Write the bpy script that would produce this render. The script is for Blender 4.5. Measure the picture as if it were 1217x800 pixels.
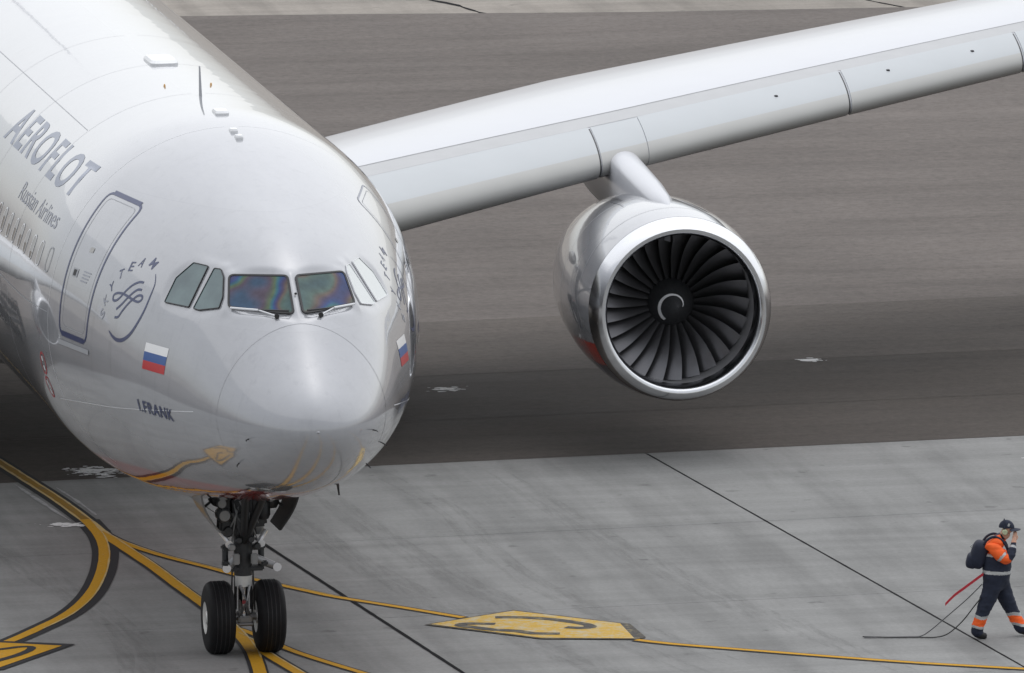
import bpy, bmesh, math, random
import numpy as np
from mathutils import Vector, Matrix
random.seed(7)
rng = np.random.default_rng(7)
scene = bpy.context.scene
for o in list(bpy.data.objects): bpy.data.objects.remove(o)

# ------------------------------------------------------------------ camera
cam = bpy.data.cameras.new('camera'); camo = bpy.data.objects.new('camera', cam)
scene.collection.objects.link(camo); scene.camera = camo
CF = Vector((0.17436299, 0.97375645, -0.14627347)); CR = Vector((0.98415535, -0.17719155, -0.00643415)); CU = Vector((0.03218372, 0.14283394, 0.98922327))
camo.matrix_world = Matrix(((CR.x, CU.x, -CF.x, -33.859385), (CR.y, CU.y, -CF.y, -204.341585), (CR.z, CU.z, -CF.z, 36.13222), (0, 0, 0, 1)))
cam.sensor_width = 36; cam.sensor_fit = 'HORIZONTAL'; cam.lens = 532.457
cam.clip_start = 1; cam.clip_end = 9000

# ------------------------------------------------------------------ world, sun, exposure
SUN_EL, SUN_AZ = 70.0, 30.0      # azimuth measured from +Y (behind the aircraft) towards +X
world = bpy.data.worlds.new('World'); scene.world = world; world.use_nodes = True
nt = world.node_tree; nt.nodes.clear()
sky = nt.nodes.new('ShaderNodeTexSky'); sky.sky_type = 'NISHITA'; sky.sun_disc = False
sky.sun_elevation = math.radians(SUN_EL); sky.sun_rotation = math.radians(SUN_AZ)
sky.air_density = 1.0; sky.dust_density = 0.7; sky.ozone_density = 1.0
hs = nt.nodes.new('ShaderNodeHueSaturation'); hs.inputs['Saturation'].default_value = 0.16
bg = nt.nodes.new('ShaderNodeBackground'); bg.inputs['Strength'].default_value = 0.138
out = nt.nodes.new('ShaderNodeOutputWorld')
nt.links.new(sky.outputs[0], hs.inputs['Color']); # overcast: the cloud deck is about three times as bright overhead as at the horizon
wtc = nt.nodes.new('ShaderNodeTexCoord'); wsp = nt.nodes.new('ShaderNodeSeparateXYZ'); nt.links.new(wtc.outputs['Generated'], wsp.inputs[0])
wmr = nt.nodes.new('ShaderNodeMapRange'); wmr.inputs['To Min'].default_value = .66; wmr.inputs['To Max'].default_value = 2.5; nt.links.new(wsp.outputs['Z'], wmr.inputs['Value'])
wmx = nt.nodes.new('ShaderNodeVectorMath'); wmx.operation = 'SCALE'; nt.links.new(hs.outputs[0], wmx.inputs[0]); nt.links.new(wmr.outputs[0], wmx.inputs['Scale'])
nt.links.new(wmx.outputs[0], bg.inputs[0]); nt.links.new(bg.outputs[0], out.inputs[0])
sun = bpy.data.lights.new('sun', 'SUN'); suno = bpy.data.objects.new('sun', sun); scene.collection.objects.link(suno)
sun.energy = 0.7; sun.angle = math.radians(135); sun.color = (1, 0.97, 0.92)
sd = Vector((math.sin(math.radians(SUN_AZ)) * math.cos(math.radians(SUN_EL)), math.cos(math.radians(SUN_AZ)) * math.cos(math.radians(SUN_EL)), math.sin(math.radians(SUN_EL))))
suno.rotation_euler = sd.to_track_quat('Z', 'Y').to_euler()
vs = scene.view_settings; vs.view_transform = 'Standard'; vs.look = 'None'; vs.gamma = 1; vs.use_curve_mapping = False
vs.exposure = 0.06

# ------------------------------------------------------------------ helpers
COL = scene.collection
def tag(o, label=None, cat=None, group=None, kind=None):
    if label: o['label'] = label
    if cat: o['category'] = cat
    if group: o['group'] = group
    if kind: o['kind'] = kind
    return o
def link(o, parent=None):
    COL.objects.link(o)
    if parent is not None: o.parent = parent
    return o
def empty(name, loc=(0, 0, 0), parent=None):
    o = bpy.data.objects.new(name, None); o.location = loc; o.empty_display_size = .2
    return link(o, parent)
def mobj(name, verts, faces, mat, parent=None, smooth=True, mats=None, mi=None):
    me = bpy.data.meshes.new(name); me.from_pydata([tuple(v) for v in verts], [], [tuple(f) for f in faces])
    for m in (mats or [mat]): me.materials.append(m)
    if smooth: me.polygons.foreach_set('use_smooth', [True] * len(me.polygons))
    if mi is not None: me.polygons.foreach_set('material_index', list(mi))
    me.update()
    return link(bpy.data.objects.new(name, me), parent)
class MB:
    """collects shapes into one mesh"""
    def __init__(s): s.v = []; s.f = []
    def add(s, v, f):
        k = len(s.v); s.v += [tuple(p) for p in v]; s.f += [tuple(i + k for i in q) for q in f]; return s
    def box(s, c, size, rot=None, bev=0.0):
        bm = bmesh.new(); bmesh.ops.create_cube(bm, size=1)
        bmesh.ops.scale(bm, vec=size, verts=bm.verts)
        if bev: bmesh.ops.bevel(bm, geom=list(bm.edges), offset=bev, segments=2, affect='EDGES')
        M = Matrix.Translation(c) @ (rot.to_4x4() if rot is not None else Matrix.Identity(4))
        bm.verts.index_update(); v = [M @ q.co for q in bm.verts]; f = [[q.index for q in p.verts] for p in bm.faces]; bm.free()
        return s.add(v, f)
    def tube(s, pts, r, n=10, cap=True):
        pts = [Vector(p) for p in pts]; rs = r if hasattr(r, '__len__') else [r] * len(pts)
        v = []; f = []; prev = None
        for i, p in enumerate(pts):
            t = (pts[min(i + 1, len(pts) - 1)] - pts[max(i - 1, 0)]).normalized()
            a = prev if prev is not None else (Vector((0, 0, 1)) if abs(t.z) < .9 else Vector((1, 0, 0)))
            x = (a - t * a.dot(t)).normalized(); y = t.cross(x); prev = x
            for k in range(n):
                th = 2 * math.pi * k / n; v.append(p + (x * math.cos(th) + y * math.sin(th)) * rs[i])
        for i in range(len(pts) - 1):
            for k in range(n): f.append((i * n + k, i * n + (k + 1) % n, (i + 1) * n + (k + 1) % n, (i + 1) * n + k))
        if cap: f.append(tuple(range(n - 1, -1, -1))); f.append(tuple(range((len(pts) - 1) * n, len(pts) * n)))
        return s.add(v, f)
    def lathe(s, prof, c, axis='x', n=40, closed=False):
        """prof: list of (along axis, radius)"""
        v = []; f = []
        for a, r in prof:
            for k in range(n):
                th = 2 * math.pi * k / n; p, q = r * math.cos(th), r * math.sin(th)
                v.append(Vector(c) + (Vector((a, p, q)) if axis == 'x' else Vector((p, a, q)) if axis == 'y' else Vector((p, q, a))))
        m = len(prof); rg = range(m) if closed else range(m - 1)
        for i in rg:
            for k in range(n): f.append((i * n + k, i * n + (k + 1) % n, ((i + 1) % m) * n + (k + 1) % n, ((i + 1) % m) * n + k))
        return s.add(v, f)
    def build(s, name, mat, parent=None, smooth=True):
        o = mobj(name, s.v, s.f, mat, parent, smooth)
        bm = bmesh.new(); bm.from_mesh(o.data); bmesh.ops.recalc_face_normals(bm, faces=bm.faces)
        if smooth:
            for e in bm.edges:
                if len(e.link_faces) == 2 and e.calc_face_angle(0) > math.radians(38): e.smooth = False
        bm.to_mesh(o.data); bm.free()
        return o

# ------------------------------------------------------------------ materials
def new_mat(name):
    m = bpy.data.materials.new(name); m.use_nodes = True
    return m, m.node_tree, m.node_tree.nodes['Principled BSDF']
def N(t, typ, **kw):
    n = t.nodes.new(typ)
    for k, v in kw.items():
        if k in n.inputs: n.inputs[k].default_value = v
        else: setattr(n, k, v)
    return n
def plain(name, col, rough=.5, metal=0.0, coat=0.0, var=.08, scale=6.0, spec=.5):
    m, t, b = new_mat(name)
    tc = N(t, 'ShaderNodeTexCoord'); nz = N(t, 'ShaderNodeTexNoise', Scale=scale, Detail=5.0)
    t.links.new(tc.outputs['Object'], nz.inputs['Vector'])
    mx = N(t, 'ShaderNodeMix', data_type='RGBA')
    mx.inputs['A'].default_value = (*[c * (1 - var) for c in col], 1); mx.inputs['B'].default_value = (*[min(1, c * (1 + var)) for c in col], 1)
    t.links.new(nz.outputs['Fac'], mx.inputs['Factor']); t.links.new(mx.outputs['Result'], b.inputs['Base Color'])
    b.inputs['Roughness'].default_value = rough; b.inputs['Metallic'].default_value = metal; b.inputs['Coat Weight'].default_value = coat; b.inputs['Coat Roughness'].default_value = .05
    b.inputs['Specular IOR Level'].default_value = spec
    return m
def ramp(t, src, stops, interp='LINEAR'):
    r = N(t, 'ShaderNodeValToRGB'); r.color_ramp.interpolation = interp
    els = r.color_ramp.elements
    while len(els) < len(stops): els.new(.5)
    for e, (p, c) in zip(els, stops): e.position = p; e.color = (*c, 1) if len(c) == 3 else c
    t.links.new(src, r.inputs['Fac']); return r
def mixc(t, fac, a, b, mode='MIX'):
    m = N(t, 'ShaderNodeMix', data_type='RGBA', blend_type=mode)
    for s, x in (('Factor', fac), ('A', a), ('B', b)):
        if hasattr(x, 'is_output'): t.links.new(x, m.inputs[s])
        elif isinstance(x, tuple): m.inputs[s].default_value = (*x, 1)
        else: m.inputs[s].default_value = x
    return m.outputs['Result']
def noise(t, vec, scale, detail=6.0, rough=.6, stretch=(1, 1, 1), rot=(0, 0, 0), loc=(0, 0, 0)):
    mp = N(t, 'ShaderNodeMapping'); mp.inputs['Scale'].default_value = stretch; mp.inputs['Rotation'].default_value = rot; mp.inputs['Location'].default_value = loc
    t.links.new(vec, mp.inputs['Vector'])
    n = N(t, 'ShaderNodeTexNoise', Scale=scale, Detail=detail, Roughness=rough); t.links.new(mp.outputs[0], n.inputs['Vector'])
    return n.outputs['Fac']

def ground_mat(name, base, kind):
    m, t, b = new_mat(name)
    geo = N(t, 'ShaderNodeNewGeometry'); pos = geo.outputs['Position']
    big = noise(t, pos, .12, 5, .55, rot=(0, 0, .3))
    mid = noise(t, pos, .7, 6, .65)
    fine = noise(t, pos, 14, 5, .7)
    c0 = mixc(t, ramp(t, big, [(.3, (.0,) * 3), (.7, (1,) * 3)]).outputs[0], tuple(x * .86 for x in base), tuple(min(1, x * 1.12) for x in base))
    if kind == 'concrete':
        st = noise(t, pos, 1.0, 6, .65, stretch=(.14, 1.3, 1), rot=(0, 0, -.08))
        st2 = noise(t, pos, 1.0, 6, .6, stretch=(1.1, .09, 1), rot=(0, 0, .35))
        c0 = mixc(t, ramp(t, st, [(.36, (.80,) * 3), (.62, (1.06,) * 3)]).outputs[0], (0, 0, 0), c0, 'MULTIPLY') if False else mixc(t, 1.0, c0, ramp(t, st, [(.34, (.82,) * 3), (.64, (1.0,) * 3)]).outputs[0], 'MULTIPLY')
        c0 = mixc(t, 1.0, c0, ramp(t, st2, [(.36, (.80,) * 3), (.56, (1.0,) * 3)]).outputs[0], 'MULTIPLY')
        oi = N(t, 'ShaderNodeObjectInfo')
        c0 = mixc(t, 1.0, c0, ramp(t, oi.outputs['Random'], [(0, (.90,) * 3), (1, (1.0,) * 3)]).outputs[0], 'MULTIPLY')
        spot = noise(t, pos, 2.3, 3, .5, loc=(4, 2, 0))
        c0 = mixc(t, 1.0, c0, ramp(t, spot, [(.25, (.7,) * 3), (.33, (1.0,) * 3)]).outputs[0], 'MULTIPLY')
    else:
        st = noise(t, pos, 1.0, 8, .72, stretch=(.16, 1.0, 1), rot=(0, 0, -.03))
        c0 = mixc(t, 1.0, c0, ramp(t, st, [(.32, (.82,) * 3), (.5, (.97,) * 3), (.68, (1.05,) * 3)]).outputs[0], 'MULTIPLY')
        st3 = noise(t, pos, 1.0, 4, .5, stretch=(.012, .35, 1), rot=(0, 0, -.02), loc=(3, 9, 0))
        c0 = mixc(t, 1.0, c0, ramp(t, st3, [(.35, (.93,) * 3), (.6, (1.0,) * 3)]).outputs[0], 'MULTIPLY')
        gr = noise(t, pos, 5.5, 4, .75)
        c0 = mixc(t, 1.0, c0, ramp(t, gr, [(.3, (.80,) * 3), (.5, (1.0,) * 3), (.72, (1.16,) * 3)]).outputs[0], 'MULTIPLY')
    c0 = mixc(t, 1.0, c0, ramp(t, mid, [(.3, (.90,) * 3), (.7, (1.04,) * 3)]).outputs[0], 'MULTIPLY')
    c0 = mixc(t, 1.0, c0, ramp(t, fine, [(.25, (.84,) * 3), (.7, (1.05,) * 3)]).outputs[0], 'MULTIPLY')
    t.links.new(c0, b.inputs['Base Color'])
    rr = N(t, 'ShaderNodeMapRange'); rr.inputs['To Min'].default_value = .62; rr.inputs['To Max'].default_value = .85
    t.links.new(mid, rr.inputs['Value']); t.links.new(rr.outputs[0], b.inputs['Roughness'])
    bp = N(t, 'ShaderNodeBump', Strength=.25, Distance=.01); t.links.new(fine, bp.inputs['Height']); t.links.new(bp.outputs[0], b.inputs['Normal'])
    b.inputs['Specular IOR Level'].default_value = .06
    return m
M = {}
M['concrete'] = ground_mat('concrete', (.30, .30, .292), 'concrete')
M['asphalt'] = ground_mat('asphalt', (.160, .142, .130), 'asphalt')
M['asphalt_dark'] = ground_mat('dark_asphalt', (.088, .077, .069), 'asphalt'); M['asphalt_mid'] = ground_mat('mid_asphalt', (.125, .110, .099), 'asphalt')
M['pale_concrete'] = ground_mat('pale_concrete', (.34, .31, .275), 'concrete')
M['joint'] = plain('bitumen_joint', (.010, .010, .011), .8, spec=.05)
M['filler'] = plain('joint_filler', (.08, .08, .078), .85, spec=.05)

def paint_marking(name, col, wear=.5, under=(.26, .26, .255)):
    m, t, b = new_mat(name)
    geo = N(t, 'ShaderNodeNewGeometry'); pos = geo.outputs['Position']
    w1 = noise(t, pos, 5.5, 8, .75); w2 = noise(t, pos, 25, 4, .6)
    fac = ramp(t, w1, [(wear, (0, 0, 0)), (wear + .14, (1, 1, 1))]).outputs[0]
    c = mixc(t, ramp(t, w2, [(.3, (0, 0, 0)), (.7, (1, 1, 1))]).outputs[0], tuple(x * .8 for x in col), col)
    c = mixc(t, fac, under, c)
    t.links.new(c, b.inputs['Base Color']); b.inputs['Roughness'].default_value = .7; b.inputs['Specular IOR Level'].default_value = .08
    return m
M['yellow'] = paint_marking('yellow_road_paint', (.56, .30, .025), .26)
M['yellow_worn'] = paint_marking('worn_yellow_road_paint', (.58, .37, .07), .40, (.46, .40, .27))
M['black'] = paint_marking('black_road_paint', (.04, .04, .042), .22)
M['yellow_old'] = paint_marking('browned_yellow_paint', (.30, .17, .03), .34, (.16, .13, .08)); M['yellow_pale'] = paint_marking('faded_yellow_edge', (.58, .44, .20), .34)
M['black_worn'] = paint_marking('worn_black_road_paint', (.085, .08, .075), .36, (.22, .19, .12))
M['white_ghost'] = paint_marking('ghost_white_paint', (.42, .42, .42), .40)
M['white_scuff'] = paint_marking('worn_white_road_paint', (.85, .85, .84), .33)

def fuselage_paint():
    m, t, b = new_mat('silver_fuselage_paint')
    geo = N(t, 'ShaderNodeNewGeometry'); pos = geo.outputs['Position']
    sp = N(t, 'ShaderNodeSeparateXYZ'); t.links.new(pos, sp.inputs[0])
    # livery waterlines: z + 0.055*s
    ml = N(t, 'ShaderNodeMath', operation='MULTIPLY_ADD'); t.links.new(sp.outputs['Y'], ml.inputs[0]); ml.inputs[1].default_value = .055; t.links.new(sp.outputs['Z'], ml.inputs[2])
    def step(v):
        s = N(t, 'ShaderNodeMath', operation='LESS_THAN'); t.links.new(ml.outputs[0], s.inputs[0]); s.inputs[1].default_value = v; return s.outputs[0]
    n1 = noise(t, pos, .6, 5, .6); n2 = noise(t, pos, 5, 6, .7, stretch=(1, .25, 1.5))
    silver = mixc(t, n1, (.365, .373, .397), (.405, .412, .432))
    silver = mixc(t, 1.0, silver, ramp(t, n2, [(.25, (.93,) * 3), (.6, (1.0,) * 3)]).outputs[0], 'MULTIPLY')
    bk = N(t, 'ShaderNodeTexBrick'); bk.offset = .5; cmb = N(t, 'ShaderNodeCombineXYZ'); t.links.new(sp.outputs['Y'], cmb.inputs[0]); t.links.new(sp.outputs['Z'], cmb.inputs[1]); t.links.new(cmb.outputs[0], bk.inputs['Vector'])
    for k_, v_ in (('Color1', (.965,) * 3), ('Color2', (1.0,) * 3), ('Mortar', (.93,) * 3)): bk.inputs[k_].default_value = (*v_, 1)
    for k_, v_ in (('Scale', 1.0), ('Mortar Size', .004), ('Brick Width', 3.2), ('Row Height', 1.35), ('Mortar Smooth', .3)): bk.inputs[k_].default_value = v_
    silver = mixc(t, 1.0, silver, bk.outputs['Color'], 'MULTIPLY')
    gm = noise(t, pos, 2.2, 6, .7, stretch=(2.2, 2.2, .3)); silver = mixc(t, 1.0, silver, ramp(t, gm, [(.28, (.90,) * 3), (.45, (1.0,) * 3)]).outputs[0], 'MULTIPLY')
    c = mixc(t, step(3.15), silver, (.72, .035, .015))
    c = mixc(t, step(2.80), c, (.012, .018, .06))
    t.links.new(c, b.inputs['Base Color'])
    b.inputs['Metallic'].default_value = .12; b.inputs['Coat Weight'].default_value = 1.0; b.inputs['Coat Roughness'].default_value = .025; b.inputs['Coat IOR'].default_value = 1.5
    rr = N(t, 'ShaderNodeMapRange'); rr.inputs['To Min'].default_value = .07; rr.inputs['To Max'].default_value = .16; t.links.new(n2, rr.inputs['Value']); t.links.new(rr.outputs[0], b.inputs['Roughness'])
    # skin waviness between frames
    wv = noise(t, pos, 1.4, 2, .4, stretch=(1, 1, 1)); bp = N(t, 'ShaderNodeBump', Strength=.06, Distance=.05); t.links.new(wv, bp.inputs['Height'])
    t.links.new(bp.outputs[0], b.inputs['Coat Normal']); t.links.new(bp.outputs[0], b.inputs['Normal'])
    return m
M['silver'] = fuselage_paint()
M['fairing'] = plain('grey_fairing_paint', (.38, .39, .41), .25, .1, .6)
M['wing'] = plain('white_grey_wing_paint', (.53, .54, .57), .28, .0, .4, .04, .8)
M['slat'] = plain('pale_slat_paint', (.44, .465, .48), .4, .0, .2, .05, 1.2)
M['slat_nose'] = plain('bare_slat_nose', (.42, .42, .405), .45, .1, .0, .07, 1.5)
M['band'] = plain('wing_panel_band', (.41, .415, .42), .42, .1, .2, .08, 2.5)
M['navy'] = plain('navy_lettering', (.022, .035, .11), .35, 0, .3)
M['title'] = plain('blue_grey_title', (.115, .145, .225), .35, 0, .5)
M['faint'] = plain('faint_lettering', (.30, .315, .36), .4)
M['red_mark'] = plain('red_marking', (.40, .06, .07), .4)
M['seam'] = plain('panel_seam', (.36, .37, .39), .5)
M['seam_faint'] = plain('faint_panel_seam', (.30, .305, .32), .4, 0, .5); M['seam_dark'] = plain('dark_panel_seam', (.20, .205, .215), .5)
M['seam_light'] = plain('light_panel_seam', (.74, .75, .77), .4)
M['flag_white'] = plain('flag_white', (.82, .82, .82), .35, 0, .4, .03)
M['flag_blue'] = plain('flag_blue', (.015, .085, .30), .35, 0, .4, .03)
M['flag_red'] = plain('flag_red', (.48, .018, .025), .35, 0, .4, .03)
M['gasket'] = plain('black_window_gasket', (.02, .02, .022), .5)
M['rubber'] = plain('tyre_rubber', (.014, .014, .015), .6, var=.25, scale=12, spec=.12)
M['rim'] = plain('white_wheel_rim', (.62, .62, .60), .35, .3)
M['steel'] = plain('gear_strut_paint', (.26, .265, .27), .35, .35, .2, .15, 14)
M['chrome'] = plain('chromed_piston', (.70, .70, .72), .12, 1.0)
M['dark_metal'] = plain('dark_gear_metal', (.045, .047, .05), .45, .4, 0, .3, 20)
M['bay'] = plain('gear_bay_dark', (.03, .03, .032), .7)
M['lamp'] = plain('lamp_glass', (.75, .76, .78), .15, .2, .8)
M['alu'] = plain('polished_inlet_lip', (.75, .76, .78), .16, 1.0, 0, .05, 3)
M['fan'] = plain('titanium_fan', (.18, .18, .19), .35, .8)
M['liner'] = plain('inlet_liner', (.30, .30, .31), .5, .2)
M['white'] = plain('white_paint', (.75, .76, .77), .35, 0, .4)
def glass_side():
    m, t, b = new_mat('green_tinted_cockpit_glass')
    tc = N(t, 'ShaderNodeTexCoord'); n = noise(t, tc.outputs['Object'], 3.0, 3, .5, stretch=(1, .6, 1))
    c = mixc(t, ramp(t, n, [(.35, (0, 0, 0)), (.65, (1, 1, 1))]).outputs[0], (.035, .075, .085), (.075, .13, .135))
    t.links.new(c, b.inputs['Base Color']); b.inputs['Roughness'].default_value = .06; b.inputs['Coat Weight'].default_value = .6
    return m
def glass_front():
    m, t, b = new_mat('iridescent_heated_windshield')
    tc = N(t, 'ShaderNodeTexCoord')
    n = noise(t, tc.outputs['Object'], 1.25, 1.2, .4, stretch=(1, .8, 1.5), loc=(.4, .2, .9))
    r = ramp(t, n, [(.30, (.05, .10, .11)), (.39, (.08, .13, .11)), (.44, (.12, .085, .07)), (.48, (.055, .045, .11)), (.52, (.025, .06, .19)), (.56, (.03, .13, .17)), (.60, (.09, .14, .07)), (.66, (.085, .06, .09)), (.74, (.03, .07, .13))])
    n2 = noise(t, tc.outputs['Object'], 7, 4, .6)
    c = mixc(t, 1.0, r.outputs[0], ramp(t, n2, [(.3, (.65,) * 3), (.7, (1.1,) * 3)]).outputs[0], 'MULTIPLY')
    t.links.new(c, b.inputs['Base Color']); b.inputs['Roughness'].default_value = .05; b.inputs['Specular IOR Level'].default_value = .3
    return m
M['glass_side'] = glass_side(); M['glass_front'] = glass_front()
M['glass_painted_sky'] = plain('cockpit_glass_painted_reflection', (.50, .54, .535), .06, 0, 1.0)  # right-hand side panes: bright sky reflection put into the base colour
M['cabin_glass'] = plain('cabin_window_glass', (.02, .02, .022), .08, 0, .8)
M['blind'] = plain('cream_window_blind', (.40, .395, .38), .5)

# ------------------------------------------------------------------ ground
TH = math.radians(4.4); E1 = Vector((math.cos(TH), math.sin(TH), 0)); E2 = Vector((-math.sin(TH), math.cos(TH), 0))
def ab(a, b, z=0.0): return E1 * a + E2 * b + Vector((0, 0, z))
def sheet(name, a0, a1, b0, b1, z, mat, parent=None):
    return mobj(name, [ab(a0, b0, z), ab(a1, b0, z), ab(a1, b1, z), ab(a0, b1, z)], [(0, 1, 2, 3)], mat, parent, False)
EDGE = 22.82
ground = tag(sheet('ground', -3500, 3500, -3500, 3500, -.10, M['pale_concrete']), kind='structure')
# far edge of the asphalt runs at its own slight angle
def far_b(a): return 78.0 - (a - 16) * .19 + .0
tw_v = [ab(-400, EDGE + .012, -.004), ab(400, EDGE + .012, -.004)]
fa = []
for i in range(161):
    a = 400 - i * 5
    w = (math.sin(a * .9) * .12 + math.sin(a * .37 + 1) * .18)
    fa.append(ab(a, 77.6 - (a - 16.2) * .204 if -60 < a < 100 else (77.6 - (max(-60, min(100, a)) - 16.2) * .204), -.004) + E2 * w)
taxiway = tag(mobj('taxiway', tw_v + fa, [tuple(range(len(tw_v) + len(fa)))], M['asphalt'], None, False), kind='structure')
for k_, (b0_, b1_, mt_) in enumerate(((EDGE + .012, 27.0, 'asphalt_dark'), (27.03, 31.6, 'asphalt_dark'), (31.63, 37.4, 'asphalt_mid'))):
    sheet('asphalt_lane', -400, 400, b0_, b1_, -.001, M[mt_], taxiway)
apron = tag(sheet('apron', -400, 400, -400, EDGE, -.03, M['filler']), kind='structure')
A0, AW, BW = 3.07, 7.76, 6.93
def slab_mesh(w, d):
    bm = bmesh.new(); bmesh.ops.create_cube(bm, size=1); bmesh.ops.scale(bm, vec=(w, d, .10), verts=bm.verts)
    bmesh.ops.translate(bm, vec=(0, 0, -.05), verts=bm.verts)
    bmesh.ops.bevel(bm, geom=[e for e in bm.edges if all(v.co.z > -.01 for v in e.verts)], offset=.008, segments=1, affect='EDGES')
    me = bpy.data.meshes.new('slab'); bm.to_mesh(me); bm.free(); me.materials.append(M['concrete']); return me
sm = slab_mesh(AW - .014, BW - .014)
NA, NB = range(-4, 6), range(0, 9)
for i in NA:
    for j in NB:
        o = bpy.data.objects.new('slab', sm); o.location = ab(A0 + (i + .5) * AW, EDGE - (j + .5) * BW, random.uniform(-.003, .0)); o.rotation_euler = (0, 0, TH); link(o, apron)
aL, aR, bF = A0 - 4 * AW, A0 + 6 * AW, EDGE - 9 * BW
sheet('paving', -400, aL, -400, EDGE, -.002, M['concrete'], apron); sheet('paving', aR, 400, -400, EDGE, -.002, M['concrete'], apron); sheet('paving', aL, aR, -400, bF, -.002, M['concrete'], apron)
def resample(pts, step=.25):
    pts = [Vector((p[0], p[1], 0)) for p in pts]; P = [pts[0]] + pts + [pts[-1]]
    res = []
    for i in range(1, len(P) - 2):
        p0, p1, p2, p3 = P[i - 1], P[i], P[i + 1], P[i + 2]; n = max(2, int((p2 - p1).length / step))
        for k in range(n):
            t = k / n; res.append(.5 * (2 * p1 + (p2 - p0) * t + (2 * p0 - 5 * p1 + 4 * p2 - p3) * t * t + (3 * p1 - p0 - 3 * p2 + p3) * t ** 3))
    res.append(P[-2]); return res
def ribbon(name, pts, w, z, mat, parent, off=0.0, jitter=0.0, taper=False):
    c = resample(pts); v = []; f = []
    for i, p in enumerate(c):
        t = (c[min(i + 1, len(c) - 1)] - c[max(i - 1, 0)]).normalized(); n = Vector((-t.y, t.x, 0))
        ww = w * (1 + random.uniform(-jitter, jitter))
        if taper: ww *= min(1, 4 * (i + .2) / len(c), 4 * (len(c) - i) / len(c))
        v += [p + n * (off + ww / 2) + Vector((0, 0, z)), p + n * (off - ww / 2) + Vector((0, 0, z))]
        if i: k = 2 * i; f.append((k - 2, k - 1, k + 1, k))
    return mobj(name, v, f, mat, parent, False)
Z0 = .004
L_main = [(-3.6, 52), (-1.9, 35), (-.992, 25.869), (-.712, 22.845), (-.544, 20.915), (-.429, 18.985), (-.38, 17.83)]
L_Q = [(-.38, 17.83), (-.244, 16.1), (-.109, 14.4), (-.019, 12.74), (.089, 10.94), (.18, 8.9), (.15, 7.15), (.072, 6.1), (-.064, 4.85), (-.245, 3.45), (-.75, .5), (-1.5, -3), (-3.6, -10), (-6.5, -17)]
L_P = [(-.38, 17.83), (-.247, 16.95), (-.029, 16.056), (.273, 15.15), (.658, 14.234), (.968, 13.417), (1.167, 12.943), (1.713, 11.842), (2.09, 11.109), (2.838, 10.024), (3.58, 8.909)]
L_arc = [(-.429, 18.985), (-.447, 17.56), (-.54, 16.45), (-.693, 15.365), (-.998, 13.773), (-1.448, 11.966), (-1.977, 10.474), (-2.586, 9.285), (-3.109, 8.352), (-3.5, 7.75)]
L_R1 = [(.12, 8.3), (.269, 7.349), (.295, 6.456), (.449, 4.958), (.648, 3.254), (1.1, -.5), (1.6, -6), (2.0, -14), (2.2, -40)]
L_R2 = [(.2, 8.75), (.386, 8.1), (.60, 7.01), (.74, 6.4), (1.023, 5.489), (1.348, 4.543), (1.832, 3.139), (3.3, -1), (5.6, -7), (9, -15)]
L_S = [(5.669, 6.46), (6.12, 5.99), (7.186, 5.164), (8.24, 4.36), (9.323, 3.6), (10.585, 2.844), (11.483, 2.321), (14, .9), (22, -3)]
for k, (pts, w, wl, wr) in enumerate(((L_main, .20, .07, .09), (L_Q, .19, .03, .05), (L_P, .13, .05, .04), (L_arc, .17, .13, .10), (L_R1, .17, .05, .05), (L_R2, .12, .04, .04), (L_S, .13, .04, .05))):
    ribbon('line_border', pts, w + wl + wr, Z0 + k * .0004, M['black'], apron, off=(wl - wr) / 2)
for k, (pts, w) in enumerate(((L_main, .20), (L_Q, .19), (L_P, .13), (L_arc, .17), (L_R1, .17), (L_R2, .12), (L_S, .13))):
    ribbon('taxi_line', pts, w, Z0 + .004 + k * .0004, M['yellow' if k else 'yellow_pale'], apron, jitter=.04)
ribbon('taxi_line_core', [p for p in L_main if p[1] > 18.2], .12, Z0 + .0075, M['yellow_old'], apron, jitter=.15)
for k_, pts in enumerate((L_Q, L_P, L_arc, L_R1)): ribbon('line_pale_edge', pts[:-2] if k_ else pts[:-6], .022, Z0 + .0076 + k_ * .0002, M['yellow_pale'], apron, off=(.085, .055, .075, .07)[k_], jitter=.5)  # narrow pale yellow strip along one edge of each line
def flat(name, pts, z, mat, parent=apron): return mobj(name, [(x, y, z) for x, y in pts], [tuple(range(len(pts)))], mat, parent, False)
# worn stand sign between the guide lines (arrow-ended plate with two digits)
flat('stand_sign_border', [(2.92, 8.40), (4.40, 9.39), (5.74, 7.93), (5.84, 7.84), (5.845, 6.62), (5.66, 6.47), (4.35, 6.82)], Z0 + .008, M['black_worn'])
flat('stand_sign', [(3.008, 8.393), (4.393, 9.30), (5.70, 7.876), (5.658, 6.537), (4.354, 6.883)], Z0 + .012, M['yellow_worn'])
ribbon('stand_digit', [(4.025, 8.758), (4.396, 8.677), (4.804, 8.413), (5.126, 8.002), (5.227, 7.792), (5.20, 7.60), (5.062, 7.58), (4.871, 7.697)], .19, Z0 + .016, M['black_worn'], apron, jitter=.1)
ribbon('stand_digit', [(3.924, 8.191), (3.55, 8.30), (3.43, 8.245), (3.433, 8.111), (3.582, 7.951), (3.819, 7.688), (4.128, 7.516), (4.307, 7.264), (4.684, 7.16)], .19, Z0 + .016, M['black_worn'], apron, jitter=.1)
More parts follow.
